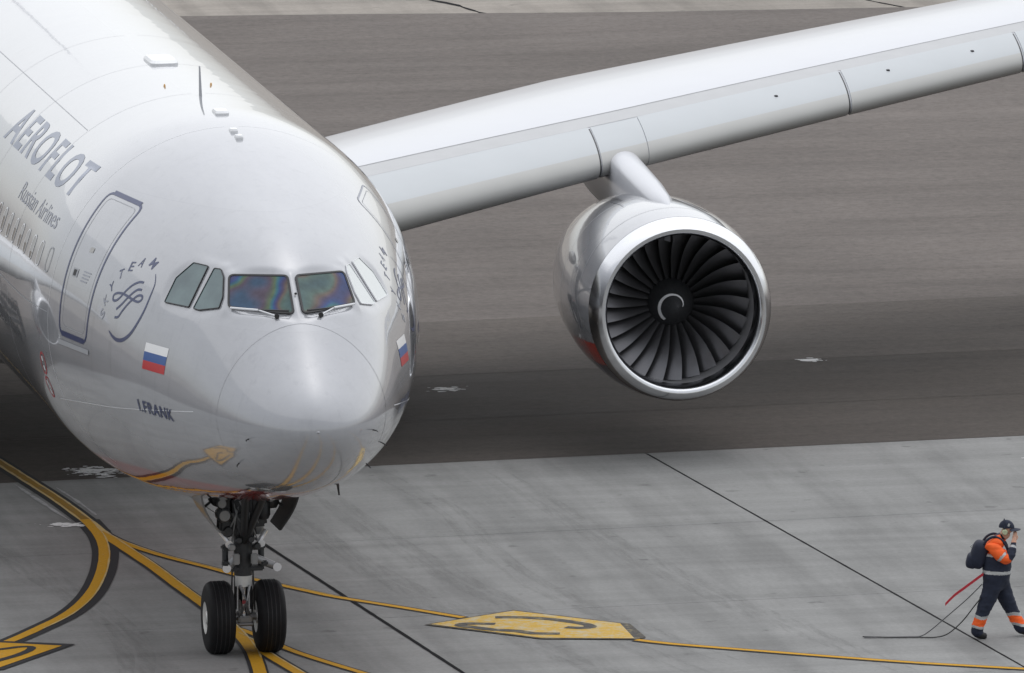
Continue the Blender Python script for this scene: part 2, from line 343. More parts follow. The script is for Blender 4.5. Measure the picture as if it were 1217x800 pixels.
# the sign cut by the left edge
flat('stand_sign_border', [(-2.266, 7.802), (-3.95, 8.64), (-5.36, 7.3), (-5.06, 5.62), (-3.60, 5.86)], Z0 + .008, M['black'])
flat('stand_sign', [(-2.481, 7.686), (-3.92, 8.49), (-5.2, 7.25), (-4.95, 5.8), (-3.63, 6.03)], Z0 + .012, M['yellow'])
flat('stand_sign_bar', [(-5.24, 7.28), (-5.48, 7.36), (-5.18, 5.6), (-4.98, 5.74)], Z0 + .013, M['white_ghost'])
ribbon('stand_digit', [(-4.0, 6.9), (-3.9, 7.35), (-3.372, 7.556), (-3.138, 7.682), (-2.99, 7.696), (-2.93, 7.62), (-3.004, 7.365), (-3.241, 6.982), (-3.531, 6.634), (-3.8, 6.3)], .13, Z0 + .016, M['black'], apron)
ribbon('stand_digit', [(-4.5, 7.7), (-4.8, 7.2), (-4.7, 6.6), (-4.3, 6.5), (-4.2, 6.0), (-4.5, 5.6), (-4.8, 5.7)], .13, Z0 + .016, M['black'], apron)
# sealed joints
ribbon('joint_seal', [ab(A0, b) for b in (16.6, 14, 10, 4, -2, -12, -40)], .066, .0035, M['joint'], apron, jitter=.12)
ribbon('joint_seal', [ab(A0 + AW, b) for b in (22.7, 18, 12, 6, 0, -10, -40)], .030, .0035, M['joint'], apron, jitter=.2)
for i in (-1, -2, 2): ribbon('joint_seal', [ab(A0 + i * AW, b) for b in (22.7, 10, 0, -20, -40)], .022, .0035, M['filler'], apron, jitter=.3)
def crack(name, pts, w, mat, parent, z):
    p2 = []
    for i in range(len(pts) - 1):
        a, b = Vector((*pts[i], 0)), Vector((*pts[i + 1], 0)); n = max(2, int((b - a).length / .5))
        for k in range(n):
            q = a.lerp(b, k / n); p2.append((q.x + random.uniform(-.05, .05), q.y + random.uniform(-.05, .05)))
    p2.append(pts[-1]); return ribbon(name, p2, w, z, mat, parent, jitter=.6)
crack('crack', [(14.6, 87), (15.0, 83), (15.96, 79.9), (16.35, 78.2)], .10, M['joint'], ground, -.095)
crack('crack', [(22.6, 84), (23.6, 79.5), (24.3, 77.6)], .06, M['joint'], ground, -.095)
# scuffed white paint and tyre marks
def scuff(c, lx, ly, n, parent, z):
    mb = MB()
    for _ in range(n * 3):
        u = random.gauss(0, .35); x, y = c[0] + u * lx, c[1] + random.gauss(0, .25) * ly - u * lx * .18
        r = random.uniform(.01, .05) * (1.2 - min(1, abs(u))); k = random.randint(5, 8)
        mb.add([(x + r * random.uniform(1.2, 2.6) * math.cos(2 * math.pi * q / k), y + r * 1.4 * random.uniform(.6, 1) * math.sin(2 * math.pi * q / k), z + _ * .00004) for q in range(k)], [tuple(range(k))])
    o = mb.build('paint_scuff', M['white_scuff'], parent, False); o['kind'] = 'stuff'; return o
scuff((.42, 23.6), .75, .9, 46, taxiway, .002); scuff((-.78, 18.58), .5, .35, 18, apron, .006); ribbon('line_ghost', [(-.98, 22.7), (-.86, 21.2), (-.73, 19.6), (-.66, 18.9)], .055, .0052, M['white_ghost'], apron, jitter=.5, taper=True); ribbon('line_ghost', [(-.40, 22.2), (-.28, 20.8), (-.20, 19.4)], .05, .0052, M['white_ghost'], apron, jitter=.5, taper=True)
scuff((7.2, 30.75), .42, .5, 16, taxiway, .002); scuff((13.42, 32.6), .3, .4, 12, taxiway, .002); scuff((15.0, 21.8), .5, .5, 8, apron, .006)
def tyre_mark_mat():
    m, t, b = new_mat('rubber_tyre_mark'); geo = N(t, 'ShaderNodeNewGeometry')
    n = noise(t, geo.outputs['Position'], 6, 7, .7, stretch=(1.6, .12, 1)); r = ramp(t, n, [(.40, (0, 0, 0)), (.85, (.24,) * 3)])
    t.links.new(r.outputs[0], b.inputs['Alpha']); b.inputs['Base Color'].default_value = (.075, .073, .07, 1); b.inputs['Roughness'].default_value = .8
    return m
M['tyre_mark'] = tyre_mark_mat()
SK = [[(4.5, 22.6), (4.75, 20.6), (4.95, 18.4), (4.85, 15.3), (4.95, 12), (5.5, 8.6), (6.6, 4)], [(3.3, 22.7), (3.4, 19.4), (3.5, 16.9), (3.7, 14.8), (4.1, 11.2), (4.8, 8.4), (6.0, 3)],
      [(2.2, 22.6), (2.5, 18), (2.9, 13), (3.9, 7), (5, 2)], [(6.3, 22.6), (6.6, 18), (6.9, 14), (7.6, 9), (8.8, 3)], [(-3, 20), (-2, 14), (-1.6, 8), (-2.5, 2)]]
for i, s in enumerate(SK):
    for d in (0, .30): ribbon('tyre_mark', [(x + d, y) for x, y in s], random.uniform(.14, .26), .0021 + i * .00012 + d * .0001, M['tyre_mark'], apron, taper=True)

# ------------------------------------------------------------------ fuselage surface
KS = np.array([0, .15, .5, 1, 1.6, 2.3, 3, 4, 5, 6, 7, 8, 9.5]); KQ = np.sqrt(KS)
KW = np.array([0, .417, .735, 1.012, 1.26, 1.497, 1.707, 2.016, 2.256, 2.449, 2.628, 2.760, 2.82])
KT = np.array([-.503, -.164, .123, .479, .936, 1.436, 1.779, 2.090, 2.351, 2.566, 2.722, 2.808, 2.82])
KB = np.array([-.503, -.798, -1.084, -1.350, -1.567, -1.744, -1.895, -2.097, -2.275, -2.44, -2.592, -2.732, -2.82])
def spl(x, y):
    n = len(x); h = np.diff(x); A = np.zeros((n, n)); b = np.zeros(n); A[0, 0] = 1
    A[-1, -1] = 2 * h[-1]; A[-1, -2] = h[-1]; b[-1] = 6 * (0 - (y[-1] - y[-2]) / h[-1])
    for i in range(1, n - 1):
        A[i, i - 1] = h[i - 1]; A[i, i] = 2 * (h[i - 1] + h[i]); A[i, i + 1] = h[i]; b[i] = 6 * ((y[i + 1] - y[i]) / h[i] - (y[i] - y[i - 1]) / h[i - 1])
    Mm = np.linalg.solve(A, b)
    def f(q):
        i = int(np.clip(np.searchsorted(x, q) - 1, 0, n - 2)); hh = h[i]; a = (x[i + 1] - q) / hh; c = (q - x[i]) / hh
        return a * y[i] + c * y[i + 1] + ((a ** 3 - a) * Mm[i] + (c ** 3 - c) * Mm[i + 1]) * hh * hh / 6
    return f
fW, fT, fB = spl(KQ, KW), spl(KQ, KT), spl(KQ, KB)
LEN = 62.6
def zcs(s): return 4.682 + .00772 * s
def zref(s): return 4.72 + .0059 * s
def prof(s):
    q = math.sqrt(min(max(s, 0), 9.5)); w, t, b = float(fW(q)), float(fT(q)), float(fB(q))
    k = min(max(s / 8, 0), 1); k = k * k * (3 - 2 * k); m = -.503 * (1 - k)
    n = 1.80 + (2 - 1.80) * min(max((s - 1) / 6, 0), 1)
    if s > 42:       # tail cone
        u = (s - 42) / (LEN - 42); e = u * u * (1.25 - .25 * u)
        w = 2.82 * (1 - .90 * u ** 1.55); t = 2.82 - .55 * e; b = -2.82 + 4.55 * u ** 1.5; m = (t + b) / 2 * u
        if t - b < .5: b = t - .5
    return w, t, b, m, n
def section(s, th):
    """point at parameter angle th (0 = +X side, 90 deg = top)"""
    w, t, b, m, n = prof(s); c, si = math.cos(th), math.sin(th)
    if si < 0: n = 2.0
    x = math.copysign(abs(c) ** (2 / n), c) * w
    z = m + (si ** (2 / n) * (t - m) if si >= 0 else -(-si) ** (2 / n) * (m - b))
    return Vector((x, s, zcs(s) + z))
def surf(side, s, phi):
    """point on the skin at polar angle phi (degrees above the axis) on side -1 (image left) / +1"""
    w, t, b, m, n = prof(s); ph = math.radians(phi); c, si = math.cos(ph), math.sin(ph); lo, hi = 0.0, 4.0
    for _ in range(34):
        r = (lo + hi) / 2; x = r * c; dz = r * si + zref(s) - zcs(s) - m; h = (t - m) if dz > 0 else (m - b); e = n if dz > 0 else 2.0
        if (abs(x) / w) ** e + (abs(dz) / h) ** e < 1: lo = r
        else: hi = r
    return Vector((side * lo * c, s, zref(s) + lo * si))
def surf_n(side, s, phi):
    a = surf(side, s + .03, phi) - surf(side, s - .03, phi); b = surf(side, s, phi + .6) - surf(side, s, phi - .6)
    n = a.cross(b).normalized(); p = surf(side, s, phi) - Vector((0, s, zcs(s)))
    return n if n.dot(p) > 0 else -n
def skin(side, s, phi, off=.004): return surf(side, s, phi) + surf_n(side, s, phi) * off
def arc_tab(s, side=-1):
    ph = np.arange(-80, 90.1, 2); P = [surf(side, s, p) for p in ph]; d = [0]
    for i in range(1, len(P)): d.append(d[-1] + (P[i] - P[i - 1]).length)
    d = np.array(d); d -= np.interp(0, ph, d); return ph, d
_tabs = {}
def _tab(k):
    if k not in _tabs: _tabs[k] = arc_tab(max(k * .25, .8))
    return _tabs[k]
def phi_at(s, v):
    """polar angle at arc length v above the axis height"""
    k = math.floor(s / .25); t = s / .25 - k; a, b = _tab(k), _tab(k + 1)
    return float(np.interp(v, a[1], a[0])) * (1 - t) + float(np.interp(v, b[1], b[0])) * t
def v_at(s, phi):
    k = math.floor(s / .25); t = s / .25 - k; a, b = _tab(k), _tab(k + 1)
    return float(np.interp(phi, a[0], a[1])) * (1 - t) + float(np.interp(phi, b[0], b[1])) * t

plane = empty('airliner', (0, 0, 0))
tag(plane, 'silver grey twin-engine passenger jet with red-white-blue flags taxiing towards the camera', 'airplane')

# cockpit panes: corner points found from both sides of the symmetric nose (x>0 side, mirrored)
def pt(x, s, z): return Vector((x, s, z))
PANES = {
 'windshield': [pt(.055, 2.18, 6.06), pt(.81, 2.62, 6.045), pt(.885, 2.19, 5.645), pt(.07, 1.60, 5.62)],
 'fwd': [pt(.96, 3.0, 6.09), pt(.885, 2.86, 6.09), pt(.87, 2.70, 6.0), pt(.93, 2.42, 5.76), pt(1.01, 2.33, 5.63), pt(1.22, 2.70, 5.545), pt(1.285, 2.83, 5.555)],
 'aft': [pt(1.172, 3.49, 6.105), pt(1.015, 3.14, 6.095), pt(1.335, 2.96, 5.56), pt(1.575, 3.54, 5.55), pt(1.40, 3.64, 5.875)],
}
def plane_fit(P):
    c = sum(P, Vector()) / len(P); A = np.array([list(p - c) for p in P]); _, _, vt = np.linalg.svd(A); n = Vector(vt[2])
    if n.dot(Vector((c.x, -.6, c.z - 4.2))) < 0: n = -n
    u = (P[1] - P[0]); u = (u - n * u.dot(n)).normalized(); return c, n, u, n.cross(u)
def seg_dist(px, py, poly):
    inside = False; best = 9e9; n = len(poly)
    for i in range(n):
        x1, y1 = poly[i]; x2, y2 = poly[(i + 1) % n]
        if (y1 > py) != (y2 > py) and px < (x2 - x1) * (py - y1) / (y2 - y1) + x1: inside = not inside
        dx, dy = x2 - x1, y2 - y1; t = max(0, min(1, ((px - x1) * dx + (py - y1) * dy) / (dx * dx + dy * dy)))
        best = min(best, math.hypot(px - x1 - t * dx, py - y1 - t * dy))
    return 0.0 if inside else best
flats = []
for key, P in PANES.items():
    for sd_ in (-1, 1):
        Q = [Vector((p.x * sd_, p.y, p.z)) for p in P]; c, n, u, w = plane_fit(Q)
        flats.append((key, sd_, c, n, u, w, [((q - c).dot(u), (q - c).dot(w)) for q in Q]))
def flatten(v):
    if not (1.3 < v.y < 4.1 and 5.2 < v.z < 6.5): return v
    for key, sd_, c, n, u, w, poly in flats:
        d = v - c; h = d.dot(n)
        if abs(h) > .16 or d.length > 1.1: continue
        e = seg_dist(d.dot(u), d.dot(w), poly)
        k = 1 - min(1, max(0, (e - .03) / .13)); k = k * k * (3 - 2 * k)
        v = v + n * ((-.008 - h) * k)
    return v
st = [0.0] + [((i / 30) ** 2) * .9 for i in range(1, 30)] + list(np.arange(.9, 4.4, .04)) + list(np.arange(4.4, 10, .14)) + list(np.arange(10, 42, 1.0)) + list(np.arange(42, LEN, .7)) + [LEN]
st[0] = 1e-5
NR = 224
fv = []; ff = []
for s in st:
    for k in range(NR):
        fv.append(flatten(section(s, 2 * math.pi * k / NR)))
for i in range(len(st) - 1):
    for k in range(NR): ff.append((i * NR + k, i * NR + (k + 1) % NR, (i + 1) * NR + (k + 1) % NR, (i + 1) * NR + k))
ff.append(tuple(range(NR))); ff.append(tuple(range((len(st) - 1) * NR, len(st) * NR))[::-1])
fus = mobj('fuselage', fv, ff, M['silver'], plane)
tag(fus, 'silver grey painted body with a red stripe along the belly')

def round_poly(poly, r, n=4):
    res = []; m = len(poly)
    for i in range(m):
        p0, p1, p2 = Vector(poly[i - 1]), Vector(poly[i]), Vector(poly[(i + 1) % m]); a = (p0 - p1); b = (p2 - p1)
        rr = min(r, a.length * .4, b.length * .4); A, B = p1 + a.normalized() * rr, p1 + b.normalized() * rr
        for k in range(n + 1):
            t = k / n; res.append((1 - t) ** 2 * A + 2 * t * (1 - t) * p1 + t * t * B)
    return res
def offset_poly(poly, d):
    c = sum((Vector(p) for p in poly), Vector((0, 0))) / len(poly); m = len(poly); res = []
    area = sum(poly[i][0] * poly[(i + 1) % m][1] - poly[(i + 1) % m][0] * poly[i][1] for i in range(m))
    sg = 1 if area > 0 else -1
    for i in range(m):
        a, b, q = Vector(poly[i - 1]), Vector(poly[i]), Vector(poly[(i + 1) % m])
        t1, t2 = (b - a).normalized(), (q - b).normalized(); n1, n2 = Vector((t1.y, -t1.x)) * sg, Vector((t2.y, -t2.x)) * sg
        nn = (n1 + n2); nn = nn / max(.25, nn.dot(n1)) if nn.length > 1e-6 else n1
        res.append(b + nn * d)
    return res
for key, sd_, c, n, u, w, poly in flats:
    mat = M['glass_front'] if key == 'windshield' else M['glass_side'] if sd_ < 0 else M['glass_painted_sky']
    r = .06 if key == 'windshield' else .02
    inner = round_poly([Vector(p) for p in offset_poly(poly, -.012 if key == 'windshield' else -.004)], r)
    outer = [Vector(p) for p in offset_poly([tuple(p) for p in inner], .030 if key == 'windshield' else .012)]
    P3 = lambda q, h: c + u * q.x + w * q.y + n * h
    pane = mobj('cockpit_window', [P3(q, .006) for q in inner], [tuple(range(len(inner)))], mat, plane, False)
    m_ = len(inner); vv = [P3(q, .007) for q in inner] + [P3(q, .014) for q in inner] + [P3(q, .014) for q in outer] + [P3(q, -.004) for q in outer]; fr = []
    for k in range(m_):
        k2 = (k + 1) % m_
        for a in range(3): fr.append((a * m_ + k, a * m_ + k2, (a + 1) * m_ + k2, (a + 1) * m_ + k))
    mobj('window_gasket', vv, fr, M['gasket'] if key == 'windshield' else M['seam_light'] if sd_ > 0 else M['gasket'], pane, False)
# wipers
for sd_ in (-1, 1):
    cfl = [f for f in flats if f[0] == 'windshield' and f[1] == sd_][0]; n = cfl[3]
    a, b, e = Vector((sd_ * .865, 2.15, 5.628)) + n * .03, Vector((sd_ * .52, 1.83, 5.625)) + n * .04, Vector((sd_ * .30, 1.60, 5.572)) + n * .03
    wp = MB().tube([a, b], .016, 8).tube([b, e], .011, 8).build('wiper', M['seam_light'], plane)
    MB().tube([b + (a - b) * .0, Vector((sd_ * .12, 1.64, 5.635)) + n * .03], .013, 8).build('wiper_blade', M['gasket'], wp)
    MB().lathe([(-.02, .001), (-.02, .036), (.03, .030), (.04, .001)], e, 'y', 14).build('wiper_pivot', M['gasket'], wp)
MB().tube([Vector((0, 1.86, 5.86)), Vector((0, 1.83, 5.865))], .018, 8).build('ice_probe', M['gasket'], plane)

# surface strokes and patches
def stroke(name, side, pts, w, mat, parent=fus, off=.004, closed=False, step=.06):
    """pts: (s, v) with v arc length above axis; ribbon of width w (m, scalar or list)"""
    P = [Vector(p) for p in pts]; ws = w if hasattr(w, '__len__') else [w] * len(P); c = []; cw = []
    m = len(P); rng_ = m if closed else m - 1
    for i in range(rng_):
        a, b = P[i], P[(i + 1) % m]; n = max(1, int((b - a).length / step))
        for k in range(n): c.append(a.lerp(b, k / n)); cw.append(ws[i] + (ws[(i + 1) % m] - ws[i]) * k / n)
    if not closed: c.append(P[-1]); cw.append(ws[-1])
    v = []; f = []; L = len(c)
    for i, p in enumerate(c):
        t = (c[(i + 1) % L] - c[i - 1]) if closed else (c[min(i + 1, L - 1)] - c[max(i - 1, 0)])
        t.normalize(); nn = Vector((-t.y, t.x)) * cw[i] / 2
        for q in (p + nn, p - nn): v.append(skin(side, q.x, phi_at(q.x, q.y), off))
        if i: k = 2 * i; f.append((k - 2, k - 1, k + 1, k))
    if closed: f.append((2 * L - 2, 2 * L - 1, 1, 0))
    return mobj(name, v, f, mat, parent)
def catmull(pts, n=5, closed=False):
    P = [Vector(p) for p in pts]; P = [P[0]] + P + [P[-1]]; r = []
    for i in range(1, len(P) - 2):
        a, b, c, d = P[i - 1:i + 3]
        for k in range(n):
            t = k / n; r.append(tuple(.5 * (2 * b + (c - a) * t + (2 * a - 5 * b + 4 * c - d) * t * t + (3 * b - a - 3 * c + d) * t ** 3)))
    r.append(tuple(P[-2])); return r
def text_mesh(body, bold=0.0, cut=.1, sx=1.0, sy=1.0, shear=0.0):
    cu = bpy.data.curves.new('txt', 'FONT'); cu.body = body; cu.size = 1; cu.offset = bold; cu.resolution_u = 4; cu.space_character = 1.12 if body.isupper() else 1.0; cu.shear = shear
    o = bpy.data.objects.new('txt', cu); COL.objects.link(o); dg = bpy.context.evaluated_depsgraph_get()
    me = bpy.data.meshes.new_from_object(o.evaluated_get(dg)); bpy.data.objects.remove(o)
    bm = bmesh.new(); bm.from_mesh(me)
    bmesh.ops.remove_doubles(bm, verts=bm.verts, dist=1e-5)
    xs = [v.co.x for v in bm.verts]; ys = [v.co.y for v in bm.verts]; x0, x1, y0, y1 = min(xs), max(xs), min(ys), max(ys)
    for v in bm.verts: v.co.x = (v.co.x - x0) / (x1 - x0) * sx; v.co.y = (v.co.y - y0) / (y1 - y0) * sy; v.co.z = 0
    for ax, mx in ((0, sx), (1, sy)):
        k = cut
        while k < mx:
            co = Vector((k, 0, 0)) if ax == 0 else Vector((0, k, 0)); no = Vector((1, 0, 0)) if ax == 0 else Vector((0, 1, 0))
            bmesh.ops.bisect_plane(bm, geom=list(bm.verts) + list(bm.edges) + list(bm.faces), plane_co=co, plane_no=no); k += cut
    bm.verts.index_update(); V = [v.co.copy() for v in bm.verts]; Fc = [[v.index for v in f.verts] for f in bm.faces]; bm.free(); bpy.data.meshes.remove(me)
    return V, Fc
def text_on_skin(name, body, side, s0, v0, sx, sy, mat, bold=0, cut=.12, off=.004, shear=0, dv=0.0, rot=0.0, ctr=False):
    """reading direction is forward on side -1 and aft on side +1; s0 = station of the text's left end"""
    V, Fc = text_mesh(body, bold, cut, sx, sy, shear); out_ = []
    for p in V:
        x, y = p.x, p.y
        if ctr: x -= sx / 2; y -= sy / 2
        if rot: x, y = x * math.cos(rot) - y * math.sin(rot), x * math.sin(rot) + y * math.cos(rot)
        s = s0 - x if side < 0 else s0 + x
        out_.append(skin(side, s, phi_at(s, v0 + y + dv * x), off))
    o = mobj(name, out_, Fc, mat, fus, True); return o
def patch(name, side, s0, s1, va, vb, mat, parent=fus, off=.004, n=6, m=4):
    """quad patch from station s0..s1; va, vb = (v at s0, v at s1) for lower and upper edge"""
    v = []; f = []
    for i in range(n + 1):
        for j in range(m + 1):
            a = i / n; b = j / m; s = s0 + (s1 - s0) * a; lo = va[0] + (va[1] - va[0]) * a; hi = vb[0] + (vb[1] - vb[0]) * a; y = lo + (hi - lo) * b
            v.append(skin(side, s, phi_at(s, y), off))
    for i in range(n):
        for j in range(m): k = i * (m + 1) + j; f.append((k, k + 1, k + m + 2, k + m + 1))
    return mobj(name, v, f, mat, parent)

for side in (-1, 1):
    # airline title and subtitle
    vb = v_at(14, 36.3); 
    text_on_skin('airline_lettering', 'AEROFLOT', side, 14.5 if side < 0 else 8.0, vb, 6.5, .62, M['title'], bold=.02, cut=.3)
    for wd_, sa, sb_, ln in (('Russian', 11.25, 8.0, 1.52), ('Airlines', 9.55, 9.7, 1.55)): text_on_skin('airline_lettering', wd_, side, sa if side < 0 else sb_, v_at(9.5, 26.0), ln, .27, M['faint'], cut=.3)
    # flag of three bands
    for k, mt in enumerate(('flag_red', 'flag_blue', 'flag_white')):
        v0 = v_at(3.3, -4.2); h = .125
        patch('flag_band', side, 3.63, 2.99, (v0 + k * h, v0 + k * h), (v0 + (k + 1) * h, v0 + (k + 1) * h), M[mt])
    # name under the flag
    text_on_skin('name_lettering', 'I.FRANK', side, 3.83 if side < 0 else 2.75, v_at(3.3, -23.6), 1.08, .175, M['navy'], bold=.018, cut=.1, off=.009)
    # passenger door: outline, handle, sill, prints
    dr = round_poly([Vector((6.92, v_at(6.9, 46.4))), Vector((5.70, v_at(5.7, 50.5))), Vector((5.66, v_at(5.7, -1.6))), Vector((6.80, v_at(6.8, -1.6)))], .17, 4)
    door = stroke('door', side, [tuple(p) for p in dr], .045 if side < 0 else .03, M['navy'] if side < 0 else M['faint'], plane, closed=True, step=.08)
    tp = v_at(6.3, 48.2)
    if side < 0: stroke('door_band', side, [(6.78, v_at(6.8, 47.0)), (5.82, v_at(5.8, 50.5))], .075, M['navy'], door, off=.006)
    stroke('door_band', side, [(6.70, v_at(6.7, -1.4)), (5.78, v_at(5.8, -1.4))], .075, M['navy'], door, off=.006)
    ds = round_poly([Vector((6.80, v_at(6.8, 44.8))), Vector((5.80, v_at(5.8, 48.2))), Vector((5.77, v_at(5.8, 1.0))), Vector((6.69, v_at(6.7, 1.0)))], .13, 4)
    stroke('door_gap', side, [tuple(p) for p in ds], .010, M['seam'], door, closed=True, step=.08)
    patch('door_handle', side, 6.62, 6.42, (v_at(6.5, 17.6),) * 2, (v_at(6.5, 20.4),) * 2, M['seam'], door, .006)
    patch('door_handle_recess', side, 6.575, 6.475, (v_at(6.5, 18.0),) * 2, (v_at(6.5, 20.0),) * 2, M['gasket'], door, .010)
    for k in range(4): patch('door_placard', side, 6.26 - k * .012, 6.02 - k * .02, (v_at(6.1, 17.5 + k * 1.1),) * 2, (v_at(6.1, 17.9 + k * 1.1),) * 2, M['faint'], door, .006, 3, 1)
    patch('door_placard', side, 6.33, 6.19, (v_at(6.2, 27.5),) * 2, (v_at(6.2, 29.2),) * 2, M['red_mark'] if False else M['blind'], door, .006, 3, 1)
    patch('door_sill', side, 6.85, 5.55, (v_at(6.8, -5.2), v_at(5.6, -5.2)), (v_at(6.8, -3.6), v_at(5.6, -3.6)), M['seam'], door, .012)
    # alliance emblem: knot strokes, ring and letters
    o1 = [(4.296, 28.4), (4.411, 28.1), (4.547, 26.3), (4.668, 23.2), (4.764, 20.0), (4.859, 18.3), (4.95, 18.2), (4.985, 19.9), (4.9, 21.2), (4.733, 21.7), (4.542, 21.3), (4.341, 20.6), (4.2, 20.6), (4.134, 22.0), (4.175, 23.2), (4.275, 22.9), (4.361, 21.2), (4.457, 18.8), (4.562, 15.3), (4.638, 12.6), (4.744, 12.0)]
    o2 = [(4.25, 25.4), (4.351, 25.1), (4.442, 23.5), (4.547, 20.6), (4.653, 17.5), (4.764, 15.2)]
    o3 = [(4.844, 6.4), (4.698, 4.8), (4.507, 4.0), (4.316, 4.9), (4.139, 7.8), (4.019, 12.4), (3.948, 18.4), (3.963, 25.1), (4.009, 29.5), (4.129, 33.1)]
    mir = (lambda s: s) if side < 0 else (lambda s: 9.1 - s)
    em = empty('alliance_emblem', (0, 0, 0), plane)
    for nm, o_, w0 in (('emblem_knot', o1, .036), ('emblem_knot', o2, .036), ('emblem_ring', o3, None)):
        pts = catmull([(mir(s), v_at(4.5, p)) for s, p in o_]); L = len(pts)
        w = w0 if w0 else [.008 + .05 * math.sin(math.pi * min(1, (k / L) ** .65)) ** 1.2 for k in range(L)]
        stroke(nm, side, pts, w, M['navy'], em, step=.03)
    lt = [(5.176, 11.7), (5.187, 17.2), (5.146, 22.7), (5.031, 28.8), (4.839, 33.0), (4.633, 35.9), (4.341, 36.9)]
    for k, (ch, (s, p)) in enumerate(zip('SKYTEAM', lt)):
        ang = math.radians(88 - k * 15.5)
        text_on_skin('emblem_letter', ch, side, mir(s), v_at(4.5, p), .12 if ch != 'M' else .16, .15, M['navy'] if k > 1 else M['faint'], bold=.012, rot=math.radians([62, 52, 40, 26, 10, -4, -20][k]), ctr=True, cut=.3)
    # seams of the skin
    stroke('lap_seam', side, [(7.6, v_at(7.6, -24.9)), (5, v_at(5, -22.5)), (3.73, v_at(3.7, -21.3)), (2.065, v_at(2.0, -20.3))], .012, M['seam_light'])
    stroke('lap_seam', side, [(26, v_at(14, 55)), (10.5, v_at(10.5, 55))], .012, M['seam'])
    stroke('lap_seam', side, [(26, v_at(14, 3)), (7.4, v_at(7.4, 3))], .010, M['seam'])
    for s_ in (7.35, 10.4, 13.6, 16.8): stroke('frame_seam', side, [(s_, v_at(s_, p)) for p in range(-50, 91, 6)], .008, M['seam'] if s_ > 8 else M['seam_light'], off=.003)
    # static ports ringed in red, ahead of the belly
    for s_, p_, tl in ((7.9, -14.2, .02), (8.03, -22.2, .02)):
        ring = [(s_ + .13 * math.cos(q) - .05 * math.sin(q), v_at(8, p_) + .165 * math.sin(q)) for q in np.linspace(0, 2 * math.pi, 18, endpoint=False)]
        rg = stroke('static_port', side, ring, .035, M['red_mark'], plane, closed=True, step=.1)
        for dv_ in (-.07, .07): patch('port_plate', side, s_ + .035, s_ - .035, (v_at(8, p_) + dv_ - .035,) * 2, (v_at(8, p_) + dv_ + .035,) * 2, M['seam_light'], rg, .006, 2, 2)
# radome seam all round
rp = []
for side, rg in ((-1, range(-40, 91, 5)), (1, range(85, -41, -5))):
    for p in rg: rp.append(skin(side, 1.43 + .0 * p, p, .003))
mbv = []; mbf = []
for i, p in enumerate(rp):
    mbv += [p, p + Vector((0, .008, .002))]
    if i: mbf.append((2 * i - 2, 2 * i - 1, 2 * i + 1, 2 * i))
mobj('radome_seam', mbv, mbf, M['seam_faint'], fus)
# lightning strips on the radome
# cabin windows
wn = 0
for side in (-1, 1):
    for k in range(26 if side < 0 else 8):
        s_ = 7.74 + .555 * k; vc = v_at(s_, 17.9); plug = k < 1
        oval = lambda a, b, n=16: [(s_ + a * math.copysign(abs(math.cos(q)) ** .65, math.cos(q)), vc + b * math.copysign(abs(math.sin(q)) ** .65, math.sin(q))) for q in np.linspace(0, 2 * math.pi, n, endpoint=False)]
        wob = stroke('cabin_window', side, oval(.108, .178), .022, M['seam'] if plug else M['seam_light'], plane, off=.007, closed=True, step=.2)
        if plug: continue
        shut = [0, .97, .7, .55, .45, .4, .45, .35][k % 8]
        for nm, lo, hi, mt in (('pane', -1, 1 - 2 * shut if shut < 1 else -1, 'cabin_glass'), ('blind', 1 - 2 * shut, 1, 'blind')):
            if hi - lo < .05: continue
            vs_ = []; n_ = 6
            for j in range(n_ + 1):
                y = lo + (hi - lo) * j / n_; hw = .10 * (1 - min(.999, abs(y)) ** 3.1) ** (1 / 3.1)
                for sx_ in (-hw, hw): vs_.append(skin(side, s_ + sx_, phi_at(s_, vc + .17 * y), .003))
            mobj(nm, vs_, [(2 * j, 2 * j + 1, 2 * j + 3, 2 * j + 2) for j in range(n_)], M[mt], wob)
# roof fittings
def roof_box(name, x, s, w, l, h, mat, label=None):
    z = section(s, math.pi / 2).z; v = []; f = []
    rings = [(1.0, -.06), (1.0, h * .35), (.86, h), ]
    for sc, hh in rings:
        for px, py in round_poly([Vector((w / 2 * sc, l / 2 * sc)), Vector((-w / 2 * sc, l / 2 * sc)), Vector((-w / 2 * sc, -l / 2 * sc)), Vector((w / 2 * sc, -l / 2 * sc))], .3 * w, 3): v.append((x + px, s + py, z + hh - (x * x) / 5.6))
    n = len(v) // 3
    for a in range(2):
        for k in range(n): f.append((a * n + k, a * n + (k + 1) % n, (a + 1) * n + (k + 1) % n, (a + 1) * n + k))
    f.append(tuple(range(2 * n, 3 * n)))
    return mobj(name, v, f, mat, plane, False)
roof_box('antenna_plate', 0, 13.88, .42, .85, .06, M['white']); roof_box('antenna_plate', 0, 8.35, .20, .42, .045, M['white']); roof_box('antenna_plate', -.02, 7.07, .11, .2, .04, M['white']); roof_box('antenna_plate', .0, 6.72, .11, .2, .04, M['white'])
z_ = section(10.16, math.pi / 2).z
mobj('blade_antenna', [(-.010, 10.08, z_ - .03), (.010, 10.08, z_ - .03), (.010, 10.26, z_ - .03), (-.010, 10.26, z_ - .03), (-.006, 10.2, z_ + .42), (.006, 10.2, z_ + .42), (.006, 10.27, z_ + .42), (-.006, 10.27, z_ + .42)], [(0, 1, 5, 4), (1, 2, 6, 5), (2, 3, 7, 6), (3, 0, 4, 7), (4, 5, 6, 7)], M['seam'], plane, False)
for x_ in (-.34, .41):
    p = skin(-1 if x_ < 0 else 1, 11.35, 83, .0)
    MB().lathe([(-.02, .018), (.01, .016), (.035, .010), (.04, .001)], p, 'z', 10).build('roof_stud', M['beacon'] if 'beacon' in M else M.setdefault('beacon', plain('amber_stud', (.70, .42, .16), .4)), plane)
